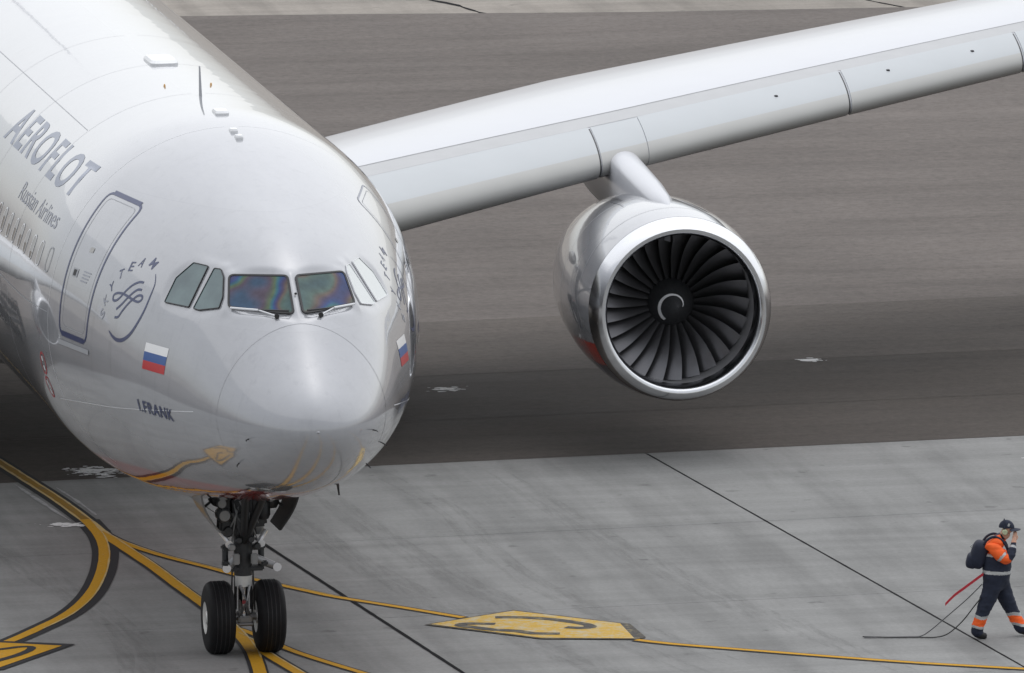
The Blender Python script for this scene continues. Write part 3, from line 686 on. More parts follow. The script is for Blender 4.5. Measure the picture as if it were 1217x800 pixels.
# probes on the lower nose
for x_, s_, p_ in ((-1, 1.35, -52), (1, 1.9, -40), (1, 2.6, -52), (-1, .75, -40), (1, .8, -36)):
    p = surf(x_, s_, p_); n = surf_n(x_, s_, p_)
    MB().tube([p - n * .01, p + n * .05, p + n * .06 + Vector((0, -.07, 0))], [.010, .009, .006], 8).build('probe', M['gasket'], plane)
for s_ in (2.6,):
    p = Vector((.95, 3.0, section(3.0, math.radians(-60)).z))
p = surf(1, 3.2, -66); MB().tube([p, p + Vector((.02, 0, -.16))], [.02, .012], 8).build('drain_mast', M['gasket'], plane)

# ------------------------------------------------------------------ wings
def foil(x, tc, camber=.022):
    yt = 5 * tc * (.2969 * math.sqrt(x) - .126 * x - .3516 * x * x + .2843 * x ** 3 - .1015 * x ** 4)
    p = .42; yc = camber / p ** 2 * (2 * p * x - x * x) if x < p else camber / (1 - p) ** 2 * (1 - 2 * p + 2 * p * x - x * x)
    return yc + yt, yc - yt
def wing_geo(y):
    """LE station, LE height, chord, t/c, incidence at span station y"""
    le = 22.390 + (y - 2.6) * .6812; z = 3.458 + (y - 3.2) * .1052 - .0007 * (y - 3.2) ** 2
    ch = float(np.interp(y, [0, 2.6, 9.6, 20, 29.5], [11.5, 10.55, 7.89, 5.57, 2.5])); tc = float(np.interp(y, [2.6, 9.6, 20], [.1153, .1062, .1164])); inc = math.radians(float(np.interp(y, [2.6, 9.6, 20], [2.18, -1.66, -2.2])))
    return le, z, ch, tc, inc
def wing_pt(side, y, x, up, off=0.0):
    le, z, ch, tc, inc = wing_geo(y); u, l = foil(x, tc); zz = u if up else l
    e = 1e-3; x2 = min(1, x + e); u2, l2 = foil(x2, tc); d = ((u2 if up else l2) - zz) / e; n = Vector((0, -d, 1)).normalized() * (1 if up else -1)
    if not up: n = Vector((0, d, -1)).normalized()
    a, b = x * ch + n.y * off, zz * ch + n.z * off
    return Vector((side * y, le + a * math.cos(inc) + b * math.sin(inc), z - a * math.sin(inc) + b * math.cos(inc)))
def chord_line(x_up, x_lo, n=26):
    """parameter list from upper x_up round the nose to lower x_lo"""
    res = [(x_up * (1 - k / n) ** 2, True) for k in range(n)] + [(0, True)] + [(x_lo * (k / n) ** 2, False) for k in range(1, n + 1)]
    return res
def wing_shell(name, side, y0, y1, xu, xl, off, mat, parent, ny=6, n=22, thick=None, mats=None, split=None):
    line = chord_line(xu, xl, n); v = []; f = []; m = len(line); mi = []
    for i in range(ny + 1):
        y = y0 + (y1 - y0) * i / ny
        for x, up in line: v.append(wing_pt(side, y, x, up, off))
    for i in range(ny):
        for j in range(m - 1):
            f.append((i * m + j, i * m + j + 1, (i + 1) * m + j + 1, (i + 1) * m + j)); mi.append(1 if split is not None and (not line[j + 1][1] or line[j + 1][0] < split) else 0)
    if thick:
        k0 = len(v)
        for i in range(ny + 1):
            y = y0 + (y1 - y0) * i / ny
            for x, up in line: v.append(wing_pt(side, y, x, up, off - thick))
        for j in range(m - 1): f.append((j, j + 1, k0 + j + 1, k0 + j)); mi.append(0); a = ny * m; f.append((a + j, a + j + 1, k0 + a + j + 1, k0 + a + j)); mi.append(0)
        for i in range(ny):
            for j in (0, m - 1): f.append((i * m + j, (i + 1) * m + j, k0 + (i + 1) * m + j, k0 + i * m + j)); mi.append(0)
    o = mobj(name, v, f, mat, parent, True, mats=mats, mi=mi if mats else None)
    bm = bmesh.new(); bm.from_mesh(o.data); bmesh.ops.recalc_face_normals(bm, faces=bm.faces)
    for e in bm.edges:
        if len(e.link_faces) == 2 and e.calc_face_angle(0) > math.radians(45): e.smooth = False
    bm.to_mesh(o.data); bm.free()
    return o
for side in (1, -1):
    ys = [0, 1.5, 2.6, 4, 5.5, 7, 8.3, 9.6, 11, 13, 15, 17, 19, 21, 23, 25, 27, 28.6, 29.3]
    n = 34; xs = [((1 - math.cos(math.pi * k / n)) / 2) for k in range(n + 1)]
    line = [(x, True) for x in reversed(xs)] + [(x, False) for x in xs[1:]]
    v = []; f = []; m = len(line)
    for y in ys:
        for x, up in line: v.append(wing_pt(side, y, x, up))
    for i in range(len(ys) - 1):
        for j in range(m - 1): f.append((i * m + j, i * m + j + 1, (i + 1) * m + j + 1, (i + 1) * m + j))
    f.append(tuple(range((len(ys) - 1) * m, len(ys) * m)))
    wing = mobj('wing', v, f, M['wing'], plane)
    bm = bmesh.new(); bm.from_mesh(wing.data); bmesh.ops.recalc_face_normals(bm, faces=bm.faces); bm.to_mesh(wing.data); bm.free()
    br = [(3.3, 8.93), (9.83, 13.545), (13.60, 16.845), (16.90, 20.15), (20.2, 23.45), (23.5, 26.8)]
    for y0, y1 in br:
        wing_shell('slat', side, y0, y1, .132, .035, .016, None, wing, thick=.02, mats=[M['slat'], M['slat_nose']], split=.022)
        wing_shell('slat_gap', side, y1 - .001 if False else y1 + .004, y1 + .030, .128, .03, .0035, M['gasket'], wing, ny=1)
    wing_shell('fixed_leading_edge', side, 8.975, 9.82, .132, .035, .012, None, wing, thick=.015, mats=[M['slat'], M['slat_nose']], split=.022)
    for y0, y1 in ((3.2, 9.37), (9.37, 13.57), (13.57, 16.87), (16.87, 20.2), (20.2, 26.8)):
        # pale panel strip behind the slats, closed by a dark seam
        for nm, xa, xb, of, mt in (('panel_strip', .136, .198, .004, 'band'), ('panel_seam', .198, .2025, .006, 'seam_dark')):
            vv = []; fc = []; ny = 8
            for i in range(ny + 1):
                y = y0 + (y1 - y0) * i / ny
                for x in (xa, (xa + xb) / 2, xb): vv.append(wing_pt(side, y, x, True, of))
            for i in range(ny):
                for j in range(2): fc.append((i * 3 + j, i * 3 + j + 1, i * 3 + j + 4, i * 3 + j + 3))
            mobj(nm, vv, fc, M[mt], wing)
    for y in (12.3, 14.4, 16.0, 17.6, 19.4):    # small studs on the slats
        p = wing_pt(side, y, .075, True, .018); MB().lathe([(-.01, .035), (.01, .03), (.018, .001)], p, 'z', 8).build('slat_stud', M['gasket'], wing)
    # flap track fairings
    for y in (6.6, 12.6, 16.9, 21.2):
        le, z, ch, tc, inc = wing_geo(y); L_ = ch * .62; pr = [(a * L_, .01 + .26 * math.sin(math.pi * a ** .8) ** .7) for a in np.linspace(0, 1, 12)]
        MB().lathe(pr, (side * y, le + ch * .55, z - ch * .075), 'y', 14).build('flap_fairing', M['wing'], wing)
    # winglet
    wl = [wing_pt(side, 29.3, 0, True), wing_pt(side, 29.3, 1, True)]
    mobj('winglet', [wl[0] + Vector((0, 0, .08)), wl[1] + Vector((0, 0, .08)), wl[1] + Vector((side * .9, 1.5, 1.9)), wl[1] + Vector((side * .9, .5, 1.9)), wl[0] + Vector((side * .06, 0, 0)), wl[1] + Vector((side * .06, 0, 0)), wl[1] + Vector((side * .94, 1.5, 1.86)), wl[1] + Vector((side * .94, .5, 1.86))],
         [(0, 1, 2, 3), (7, 6, 5, 4), (0, 3, 7, 4), (1, 5, 6, 2), (3, 2, 6, 7), (0, 4, 5, 1)], M['wing'], wing, False)
# belly fairing where the wings meet the body
bf = MB(); v = []; f = []; nn = 40
fs = np.linspace(20.6, 37.5, 24)
for s in fs:
    u = (s - 20.6) / 16.9; k = math.sin(math.pi * u) ** .5 if 0 < u < 1 else 0; hw, hh = .8 + 2.35 * k, .35 + 1.05 * k
    for q in range(nn):
        a = 2 * math.pi * q / nn; v.append((hw * math.copysign(abs(math.cos(a)) ** .7, math.cos(a)), s, zcs(s) - 2.05 + hh * math.copysign(abs(math.sin(a)) ** .8, math.sin(a))))
for i in range(len(fs) - 1):
    for q in range(nn): f.append((i * nn + q, i * nn + (q + 1) % nn, (i + 1) * nn + (q + 1) % nn, (i + 1) * nn + q))
f.append(tuple(range(nn))); f.append(tuple(range((len(fs) - 1) * nn, len(fs) * nn)))
bf.add(v, f).build('belly_fairing', M['fairing'], plane)
# tail
def fin(name, root, tip, cr, ct, thick, side=None):
    v = []; n = 16; xs = [((1 - math.cos(math.pi * k / n)) / 2) for k in range(n + 1)]; ln = [(x, 1) for x in reversed(xs)] + [(x, -1) for x in xs[1:]]
    for P, c in ((root, cr), (tip, ct)):
        for x, sg in ln:
            t = foil(x, thick, 0)[0] * sg * c; v.append((P[0] + (t if side is None else 0), P[1] + x * c, P[2] + (0 if side is None else t)))
    m = len(ln); f = [(j, j + 1, m + j + 1, m + j) for j in range(m - 1)] + [tuple(range(m, 2 * m))]
    return mobj(name, v, f, M['silver'], plane)
fin('tail_fin', (0, 49.5, 7.3), (0, 57.6, 16.2), 8.4, 3.4, .10)
for sd_ in (-1, 1): fin('tailplane', (sd_ * .6, 53.2, 6.3), (sd_ * 9.7, 59.6, 7.2), 5.4, 1.9, .09, sd_)

# ------------------------------------------------------------------ engines
def engine(x, s0, zc_):
    eng = empty('engine', (x, s0, zc_), plane)
    prof_out = [(0, 1.22), (-.02, 1.25), (-.02, 1.28), (.02, 1.325), (.12, 1.385), (.3, 1.43)]
    lip = [(.32, 1.165), (.15, 1.172), (.05, 1.19)] + prof_out
    MB().lathe(lip, (0, 0, 0), 'y', 72).build('inlet_lip', M['alu'], eng)
    MB().lathe([(.30, 1.432), (.7, 1.475), (1.3, 1.50), (2.2, 1.49), (3.2, 1.42), (4.2, 1.28), (5.0, 1.12), (5.5, .98), (5.48, .94), (4.6, .99)], (0, 0, 0), 'y', 72).build('nacelle', M['silver'], eng)
    MB().lathe([(.315, 1.168), (.6, 1.18), (1.05, 1.235), (1.5, 1.235), (1.5, .05)], (0, 0, 0), 'y', 72).build('inlet_duct', M['liner'], eng)
    MB().lathe([(.42, .005), (.46, .05), (.6, .15), (.85, .28), (1.05, .36), (1.4, .38)], (0, 0, 0), 'y', 40).build('spinner', M['dark_metal'], eng)
    sw = MB(); v = []; f = []
    for k in range(22):
        a = k / 21 * 4.2; yy = .50 + k / 21 * .33; r = np.interp(yy, [.42, .46, .6, .85], [.005, .05, .15, .28]) + .006; w = .012 + .028 * k / 21
        for d in (-1, 1):
            y2 = yy + d * w; r2 = np.interp(y2, [.42, .46, .6, .85, 1.05], [.005, .05, .15, .28, .36]) + .006; v.append((r2 * math.cos(a), y2, r2 * math.sin(a)))
        if k: f.append((2 * k - 2, 2 * k - 1, 2 * k + 1, 2 * k))
    sw.add(v, f).build('spinner_swirl', M['white'], eng)
    bl = []; fb = []
    for j in range(9):
        r = .34 + (1.222 - .34) * j / 8; tw = math.radians(25 + 38 * j / 8); ch = .36 + .12 * math.sin(math.pi * j / 8); sweep = .10 * math.sin(math.pi * j / 8) - .10 * (j / 8) ** 2
        for k in range(5):
            c = (k / 4 - .5) * ch; cam_ = .035 * (1 - (2 * k / 4 - 1) ** 2); bl.append((c * math.sin(tw) + cam_ * math.cos(tw), 1.2 + sweep + c * math.cos(tw) - cam_ * math.sin(tw), r))
    for j in range(8):
        for k in range(4): fb.append((j * 5 + k, j * 5 + k + 1, j * 5 + k + 6, j * 5 + k + 5))
    me = bpy.data.meshes.new('fan_blade'); me.from_pydata(bl, [], fb); me.materials.append(M['fan']); me.polygons.foreach_set('use_smooth', [True] * len(me.polygons))
    for k in range(26):
        o = bpy.data.objects.new('fan_blade', me); o.rotation_euler = (0, 2 * math.pi * k / 26, 0); link(o, eng)
    MB().lathe([(4.7, .62), (5.6, .5), (6.3, .28), (6.6, .02)], (0, 0, 0), 'y', 30).build('exhaust_cone', M['dark_metal'], eng)
    py = []; fp = []; npy = 12
    prof_p = [(.95, 1.40, .02), (1.2, 1.50, .10), (1.8, 1.585, .19), (2.8, 1.67, .24), (4.0, 1.75, .26), (4.9, 1.82, .26), (5.8, 1.86, .25), (6.8, 1.80, .20), (8.0, 1.6, .10), (8.8, 1.4, .01)]
    for a, zt, hw in prof_p:
        for k in range(npy):
            th = math.pi * k / (npy - 1); py.append((hw * math.cos(th), a, zt - .16 + .16 * math.sin(th)) if 0 < k < npy - 1 else (hw * math.cos(th), a, .95))
    for i in range(len(prof_p) - 1):
        for k in range(npy - 1): fp.append((i * npy + k, i * npy + k + 1, (i + 1) * npy + k + 1, (i + 1) * npy + k))
    mobj('pylon', py, fp, M['wing'], eng, True)
    for a_, r_ in ((.95, 1.488), (2.35, 1.487), (3.6, 1.374)): MB().lathe([(a_ - .006, r_ + .003), (a_ + .006, r_ + .003)], (0, 0, 0), 'y', 72).build('cowl_seam', M['seam'], eng)
    for th in (math.radians(-90),): MB().box((1.49 * math.cos(th), 1.7, 1.49 * math.sin(th)), (.02, 1.3, .02)).build('cowl_latch_line', M['seam'], eng)
    return eng
engine(9.37, 22.1, 2.42); engine(-9.37, 22.1, 2.42)

# ------------------------------------------------------------------ nose gear
GS = 6.67
gear = empty('nose_gear', (0, GS, 0), plane)
def tyre_profile(R, wd, rim):
    P = []; hw = wd / 2
    for a in np.linspace(-math.pi / 2, math.pi / 2, 17):
        x = hw * math.copysign(abs(math.sin(a)) ** .55, math.sin(a)); r = rim + (R - rim) * abs(math.cos(a)) ** .42
        P.append((x, r))
    return P
def wheel(parent, c, R=.525, wd=.395, rim=.235, face=(1, -1)):
    tp = tyre_profile(R, wd, rim); P = []
    for x, r in tp: P.append((x, r))
    t = MB().lathe(P, c, 'x', 56)
    ty = t.build('tyre', M['rubber'], parent)
    for gx in (-.09, -.03, .03, .09):
        MB().lathe([(gx - .006, R - .02), (gx - .005, R + .0015), (gx + .005, R + .0015), (gx + .006, R - .02)], c, 'x', 56).build('tread_groove', M['gasket'], ty)
    MB().lathe([(-wd * .46, rim + .012), (-wd * .485, rim), (-wd * .47, rim - .025), (-wd * .43, rim - .05), (-wd * .42, .10), (-wd * .48, .085), (-wd * .48, .001)], c, 'x', 32).build('wheel_rim', M['rim'], parent)
    MB().lathe([(wd * .46, rim + .012), (wd * .485, rim), (wd * .47, rim - .025), (wd * .43, rim - .05), (wd * .42, .10), (wd * .48, .085), (wd * .48, .001)], c, 'x', 32).build('wheel_rim', M['rim'], parent)
    return ty
for x in (-.365, .365): wheel(gear, (x, 0, .515))
MB().tube([(-.3, 0, .515), (.3, 0, .515)], .055, 14).build('axle', M['steel'], gear)
MB().tube([(0, .02, .42), (0, .01, .98)], .075, 20).tube([(0, .02, .42), (0, .02, .60)], .10, 16).build('piston', M['chrome'], gear)
MB().tube([(0, .01, .96), (0, .01, 1.14)], [.125, .125], 20).build('strut_collar', M['rim'], gear)
MB().tube([(0, .01, 1.12), (0, -.02, 2.75)], [.13, .155], 20).build('strut_cylinder', M['dark_metal'], gear)
MB().box((0, .01, 1.52), (.62, .20, .07), None, .02).box((0, .01, 1.22), (.58, .22, .07), None, .02).tube([(-.26, 0, 1.2), (-.26, 0, 1.55)], .045, 10).tube([(.26, 0, 1.2), (.26, 0, 1.55)], .045, 10).build('steering_collar', M['dark_metal'], gear)
for sg in (-1, 1):
    xa_ = -.27 if sg < 0 else .46
    MB().tube([(sg * .12, -.14, 1.40), (xa_ - sg * .04, -.12, 1.26)], [.06, .06], 12).build('steering_actuator', M['steel'], gear)
    MB().lathe([(-.03, .001), (-.03, .062), (.03, .058), (.035, .001)], (xa_, -.18, 1.25), 'y', 16).build('actuator_cap', M['lamp'], gear)
    MB().tube([(sg * .20, -.10, 1.58), (sg * .33, -.02, 1.76)], .035, 8).lathe([(-.05, .001), (-.05, .055), (.05, .035)], (sg * .235, -.16, 1.60), 'y', 14).build('taxi_light', M['lamp'], gear)
    MB().tube([(sg * .11, .0, 1.10), (sg * .115, .02, .62)], .022, 8).tube([(sg * .15, .06, 1.2), (sg * .17, .05, .6)], .012, 6).build('hydraulic_line', M['dark_metal'], gear)
MB().box((0, -.17, 1.86), (.30, .07, .30), None, .03).box((0, -.15, 2.2), (.42, .10, .35), None, .03).build('linkage_plate', M['dark_metal'], gear)
MB().tube([(-.07, -.12, .98), (0, -.30, .78), (.07, -.12, .98)], .022, 8).tube([(-.06, -.1, .55), (0, -.30, .78), (.06, -.1, .55)], .022, 8).build('torque_link', M['steel'], gear)
MB().box((0, -.13, .50), (.20, .12, .10), None, .02).tube([(-.10, -.16, .43), (.10, -.16, .43)], .03, 10).build('tow_fitting', M['steel'], gear)
MB().box((0, -.105, .74), (.07, .012, .05)).build('strut_label', M['red_mark'], gear)
MB().tube([(0, -.06, 1.6), (-.18, -1.5, 2.75)], .06, 10).tube([(0, -.06, 1.6), (.18, -1.5, 2.75)], .06, 10).tube([(-.5, 0, 2.45), (.5, 0, 2.45)], .07, 12).build('drag_brace', M['dark_metal'], gear)
for i, (x, y, z, r) in enumerate(((-.30, -.10, 2.02, .11), (.28, -.12, 2.1, .10), (-.24, -.05, 1.78, .09), (.22, .1, 1.85, .10), (-.36, .05, 2.25, .13), (.40, -.05, 2.25, .12), (-.1, -.2, 2.45, .1), (.12, -.2, 2.5, .09))):
    MB().lathe([(-.16, .001), (-.16, r * .7), (-.1, r), (.08, r), (.14, r * .6), (.16, .001)], (x, y, z), 'z' if i % 2 else 'y', 14).build('actuator', M['dark_metal'] if i % 3 else M['steel'], gear)
MB().box((-.22, -.02, 2.05), (.26, .30, .62), Matrix.Rotation(.08, 3, 'Y'), .04).box((.20, .0, 2.10), (.24, .30, .55), Matrix.Rotation(-.06, 3, 'Y'), .04).build('gear_housing', M['dark_metal'], gear)
mobj('gusset_plate', [(-.20, -.23, 2.05), (.20, -.23, 2.05), (.06, -.20, 1.70), (-.06, -.20, 1.70), (-.20, -.19, 2.05), (.20, -.19, 2.05), (.06, -.16, 1.70), (-.06, -.16, 1.70)], [(0, 1, 2, 3), (7, 6, 5, 4), (0, 3, 7, 4), (1, 5, 6, 2), (0, 4, 5, 1), (3, 2, 6, 7)], M['door_steel'] if 'door_steel' in M else M.setdefault('door_steel', plain('grey_forging', (.10, .105, .11), .4, .3, 0, .2, 18)), gear, False)
for x, z, r in ((-.10, 1.66, .05), (.08, 1.67, .05), (-.20, 1.56, .055), (.17, 1.57, .05), (-.34, 2.2, .075), (.37, 2.26, .06), (-.07, 2.02, .045), (.10, 2.0, .04), (-.12, 2.3, .05), (.05, 2.32, .045)):
    MB().lathe([(-.05, .001), (-.05, r * .8), (-.02, r), (.04, r), (.05, r * .5)], (x, -.23, z), 'y', 12).build('pin_cap', M['steel'] if r > .05 else M['dark_metal'], gear)
for sg in (-1, 1):
    MB().tube([(sg * .62, -.05, 2.42), (sg * .34, -.10, 2.12), (sg * .20, -.12, 1.92)], .028, 8).build('side_stay', M['dark_metal'], gear)
    MB().box((sg * .13, -.20, 1.38), (.10, .05, .16), None, .015).build('valve_block', M['steel'], gear)
    MB().box((sg * .28, -.15, 1.31), (.10, .12, .08), None, .02).build('actuator_bracket', M['dark_metal'], gear)
for i in range(14):
    a = (random.uniform(-.4, .4), random.uniform(-.2, .1), 2.5); b = (random.uniform(-.25, .25), random.uniform(-.22, -.12), random.uniform(1.5, 1.9)); mid = ((a[0] + b[0]) / 2 + random.uniform(-.12, .12), -.22, 2.05)
    MB().tube([Vector(p) for p in catmull([a, mid, b], 6)], .013, 6).build('hose', M['gasket'] if i % 2 else M['steel'], gear)
def door_panel(name, sg, x0, x1, z0, z1, y0, y1, mat, thick=.03):
    v = []; n = 8
    for k in range(n + 1):
        t = k / n; x = x0 + (x1 - x0) * t; z = z0 + (z1 - z0) * t; bulge = sg * .07 * math.sin(math.pi * t)
        for yy in (y0 + (.10 * t), y1 - .10 * t):
            v += [(x + bulge, yy, z), (x + bulge - sg * thick, yy, z)]
    f = []
    for k in range(n):
        a = 4 * k
        f += [(a, a + 4, a + 6, a + 2), (a + 1, a + 3, a + 7, a + 5), (a, a + 1, a + 5, a + 4), (a + 2, a + 6, a + 7, a + 3)]
    f += [(0, 2, 3, 1), (4 * n, 4 * n + 1, 4 * n + 3, 4 * n + 2)]
    o = mobj(name, v, f, mat, gear, True); bm = bmesh.new(); bm.from_mesh(o.data); bmesh.ops.recalc_face_normals(bm, faces=bm.faces)
    for e in bm.edges:
        if len(e.link_faces) == 2 and e.calc_face_angle(0) > .6: e.smooth = False
    bm.to_mesh(o.data); bm.free(); return o
M['door_skin'] = plain('gear_door_skin', (.20, .205, .21), .3, .3, .6)
door_panel('gear_door', -1, -.70, -.40, 2.46, 1.80, -.50, .65, M['door_skin']); door_panel('gear_door', 1, .78, .50, 2.50, 1.80, -.45, .60, M['dark_metal'])
for sg in (-1, 1): MB().tube([(sg * .58, .0, 2.1), (sg * .25, .05, 2.35)], .02, 8).build('door_rod', M['dark_metal'], gear)
MB().box((0, .2, 2.44), (1.1, 2.0, .10), None, .02).build('bay_opening', M['bay'], gear)
# main gear, behind the body
for sd_ in (-1, 1):
    mg = empty('main_gear', (sd_ * 5.34, 32.0, 0), plane)
    for dx in (-.7, .7):
        for dy in (-.99, .99): wheel(mg, (dx, dy, .69), .70, .53, .28)
    MB().tube([(0, -1.1, .69), (0, 1.1, .69)], .14, 12).tube([(-.7, -.99, .69), (.7, -.99, .69)], .08, 10).tube([(-.7, .99, .69), (.7, .99, .69)], .08, 10).build('bogie_beam', M['steel'], mg)
    MB().tube([(0, 0, .7), (0, 0, 3.2)], [.17, .24], 16).tube([(0, 0, 1.7), (-sd_ * 2.2, 0, 3.1)], .09, 10).build('main_strut', M['steel'], mg)
    MB().box((sd_ * .55, 0, 2.3), (.04, 1.7, 1.9), None, .01).build('main_gear_door', M['silver'], mg)

# ------------------------------------------------------------------ ground crew member
HX, HY = CR.normalized(), None
fwd = Vector((CR.x, CR.y, 0)).normalized(); away = Vector((-fwd.y, fwd.x, 0)); base = Vector((10.80, 5.59, 0))
def PW(x, y, z): return (x, y, z)
pers_loc = base
PR = Matrix(((fwd.x, away.x, 0), (fwd.y, away.y, 0), (0, 0, 1))).to_euler()
M['hv_orange'] = plain('orange_hi_vis_cloth', (.85, .115, .012), .75, var=.18, scale=14)
M['cloth_navy'] = plain('navy_work_cloth', (.012, .017, .035), .85, var=.35, scale=16)
M['reflective'] = plain('grey_reflective_tape', (.42, .43, .43), .45, .2, var=.15, scale=25)
M['skin'] = plain('skin', (.52, .29, .20), .55, var=.1)
M['boot'] = plain('black_boot_leather', (.012, .012, .012), .5)
M['pack'] = plain('navy_backpack_fabric', (.010, .014, .032), .8, var=.3, scale=18)
M['muff'] = plain('pale_green_ear_cup', (.45, .50, .33), .5)
M['cable'] = plain('grey_cable', (.10, .10, .105), .6)
M['cable_dark'] = plain('black_cable', (.03, .03, .03), .6)
M['red_strap'] = plain('red_webbing', (.42, .02, .035), .7, var=.25, scale=20)
# nodes: name: (x forward, y away, z, rx, ry)
ND = {
 'pel': (-.05, 0, .90, .185, .19), 'wai': (-.035, 0, 1.05, .215, .20), 'bel': (-.02, 0, 1.18, .215, .205), 'che': (-.05, 0, 1.34, .19, .215), 'clav': (-.03, 0, 1.45, .14, .17), 'nek': (.045, 0, 1.52, .062, .065), 'jaw': (.105, 0, 1.575, .072, .068), 'hed': (.135, 0, 1.655, .095, .078), 'crn': (.115, 0, 1.71, .085, .07), 'chin': (.175, 0, 1.575, .04, .04), 'nose': (.232, 0, 1.635, .018, .018),
 'hipR': (-.085, -.105, .80, .135, .125), 'kneR': (-.215, -.115, .47, .092, .092), 'shnR': (-.29, -.12, .27, .078, .078), 'cufR': (-.335, -.12, .13, .085, .085), 'ankR': (-.345, -.12, .085, .055, .055), 'ballR': (-.25, -.125, .045, .045, .05), 'toeR': (-.17, -.13, .04, .032, .045), 'heelR': (-.39, -.12, .045, .04, .04),
 'hipL': (.02, .105, .80, .135, .125), 'kneL': (.165, .115, .48, .092, .092), 'shnL': (.26, .12, .28, .078, .078), 'cufL': (.325, .12, .15, .085, .085), 'ankL': (.345, .12, .10, .055, .055), 'ballL': (.43, .125, .055, .045, .05), 'toeL': (.50, .13, .06, .032, .045), 'heelL': (.305, .12, .055, .04, .04),
 'shoR': (-.09, -.20, 1.42, .105, .10), 'uarR': (.02, -.27, 1.30, .095, .09), 'elbR': (.13, -.29, 1.20, .082, .08), 'farR': (.19, -.24, 1.32, .068, .068), 'wriR': (.225, -.16, 1.45, .045, .045),
 'shoL': (-.06, .20, 1.42, .105, .10), 'elbL': (-.02, .30, 1.16, .08, .08), 'wriL': (.12, .30, .98, .048, .048), 'hanL': (.16, .29, .92, .04, .03),
}
SC = {'pel': 1.22, 'wai': 1.26, 'bel': 1.26, 'che': 1.2, 'clav': 1.15, 'hip': 1.2, 'kne': 1.25, 'shn': 1.3, 'cuf': 1.25, 'sho': 1.15, 'uar': 1.2, 'elb': 1.2, 'far': 1.2, 'hed': 1.1, 'jaw': 1.15, 'nek': 1.25, 'crn': 1.1, 'bal': 1.2, 'toe': 1.25, 'hee': 1.2, 'ank': 1.2}
for k_ in ND:
    f_ = SC.get(k_[:4] if k_ == 'clav' else k_[:3], 1.0); q_ = ND[k_]; ND[k_] = (q_[0], q_[1], q_[2], q_[3] * f_, q_[4] * f_)
ED = [('pel', 'wai'), ('wai', 'bel'), ('bel', 'che'), ('che', 'clav'), ('clav', 'nek'), ('nek', 'jaw'), ('jaw', 'hed'), ('hed', 'crn'), ('jaw', 'chin'), ('hed', 'nose'),
      ('pel', 'hipR'), ('hipR', 'kneR'), ('kneR', 'shnR'), ('shnR', 'cufR'), ('cufR', 'ankR'), ('ankR', 'ballR'), ('ballR', 'toeR'), ('ankR', 'heelR'),
      ('pel', 'hipL'), ('hipL', 'kneL'), ('kneL', 'shnL'), ('shnL', 'cufL'), ('cufL', 'ankL'), ('ankL', 'ballL'), ('ballL', 'toeL'), ('ankL', 'heelL'),
      ('clav', 'shoR'), ('shoR', 'uarR'), ('uarR', 'elbR'), ('elbR', 'farR'), ('farR', 'wriR'), ('clav', 'shoL'), ('shoL', 'elbL'), ('elbL', 'wriL'), ('wriL', 'hanL')]
# right hand at the face: palm and five fingers
palm = Vector((.232, -.135, 1.515)); ND['palR'] = (*palm, .036, .020); ED.append(('wriR', 'palR'))
for k, (dx, dz, L_) in enumerate(((.034, .030, .075), (.018, .040, .085), (0, .042, .08), (-.018, .036, .068))):
    b0 = palm + Vector((dx * .8, .012, dz)); b1 = b0 + Vector((.012, .02, L_ * .55)); b2 = b1 + Vector((.0, .035, L_ * .42))
    for nm, q, r in (('a', b0, .011), ('b', b1, .010), ('c', b2, .008)): ND['f%d%s' % (k, nm)] = (*q, r, r)
    ED += [('palR', 'f%da' % k), ('f%da' % k, 'f%db' % k), ('f%db' % k, 'f%dc' % k)]
t0 = palm + Vector((.03, .01, -.012)); t1 = t0 + Vector((.022, .02, .03)); t2 = t1 + Vector((.002, .02, .03))
for nm, q, r in (('ta', t0, .013), ('tb', t1, .011), ('tc', t2, .009)): ND[nm] = (*q, r, r)
ED += [('palR', 'ta'), ('ta', 'tb'), ('tb', 'tc')]
names = list(ND)
pm = bpy.data.meshes.new('person'); pm.from_pydata([ND[n][:3] for n in names], [(names.index(a), names.index(b)) for a, b in ED], [])
po = bpy.data.objects.new('person', pm); COL.objects.link(po)
sk = po.modifiers.new('skin', 'SKIN'); sk.use_smooth_shade = True; sk.branch_smoothing = .3
for i, n in enumerate(names): d = pm.skin_vertices[0].data[i]; d.radius = ND[n][3:5]; d.use_root = (n == 'pel')
sb = po.modifiers.new('sub', 'SUBSURF'); sb.levels = 4; sb.render_levels = 4
dg = bpy.context.evaluated_depsgraph_get(); body = bpy.data.meshes.new_from_object(po.evaluated_get(dg)); bpy.data.objects.remove(po)
for m_ in ('cloth_navy', 'hv_orange', 'reflective', 'skin', 'boot'): body.materials.append(M[m_])
segs = [(a, b, Vector(ND[a][:3]), Vector(ND[b][:3])) for a, b in ED]
from mathutils import noise as mnoise
VC = np.empty(len(body.vertices) * 3); body.vertices.foreach_get('co', VC); VC = VC.reshape(-1, 3); VN = np.empty(len(VC) * 3); body.vertex_normals.foreach_get('vector', VN); VN = VN.reshape(-1, 3)
for i_ in np.nonzero((VC[:, 2] < 1.48) & (VC[:, 2] > .1))[0]:
    x_, y_, z_ = VC[i_]; VC[i_] += VN[i_] * (.010 * mnoise.noise((x_ * 11, y_ * 11, z_ * 11)) + .007 * mnoise.noise((x_ * 8, y_ * 8, z_ * 30)))
body.vertices.foreach_set('co', VC.ravel()); body.update()
PC = np.empty(len(body.polygons) * 3); body.polygons.foreach_get('center', PC); PC = PC.reshape(-1, 3)
bE = np.full(len(PC), 9.0); bI = np.zeros(len(PC), int); bT = np.zeros(len(PC))
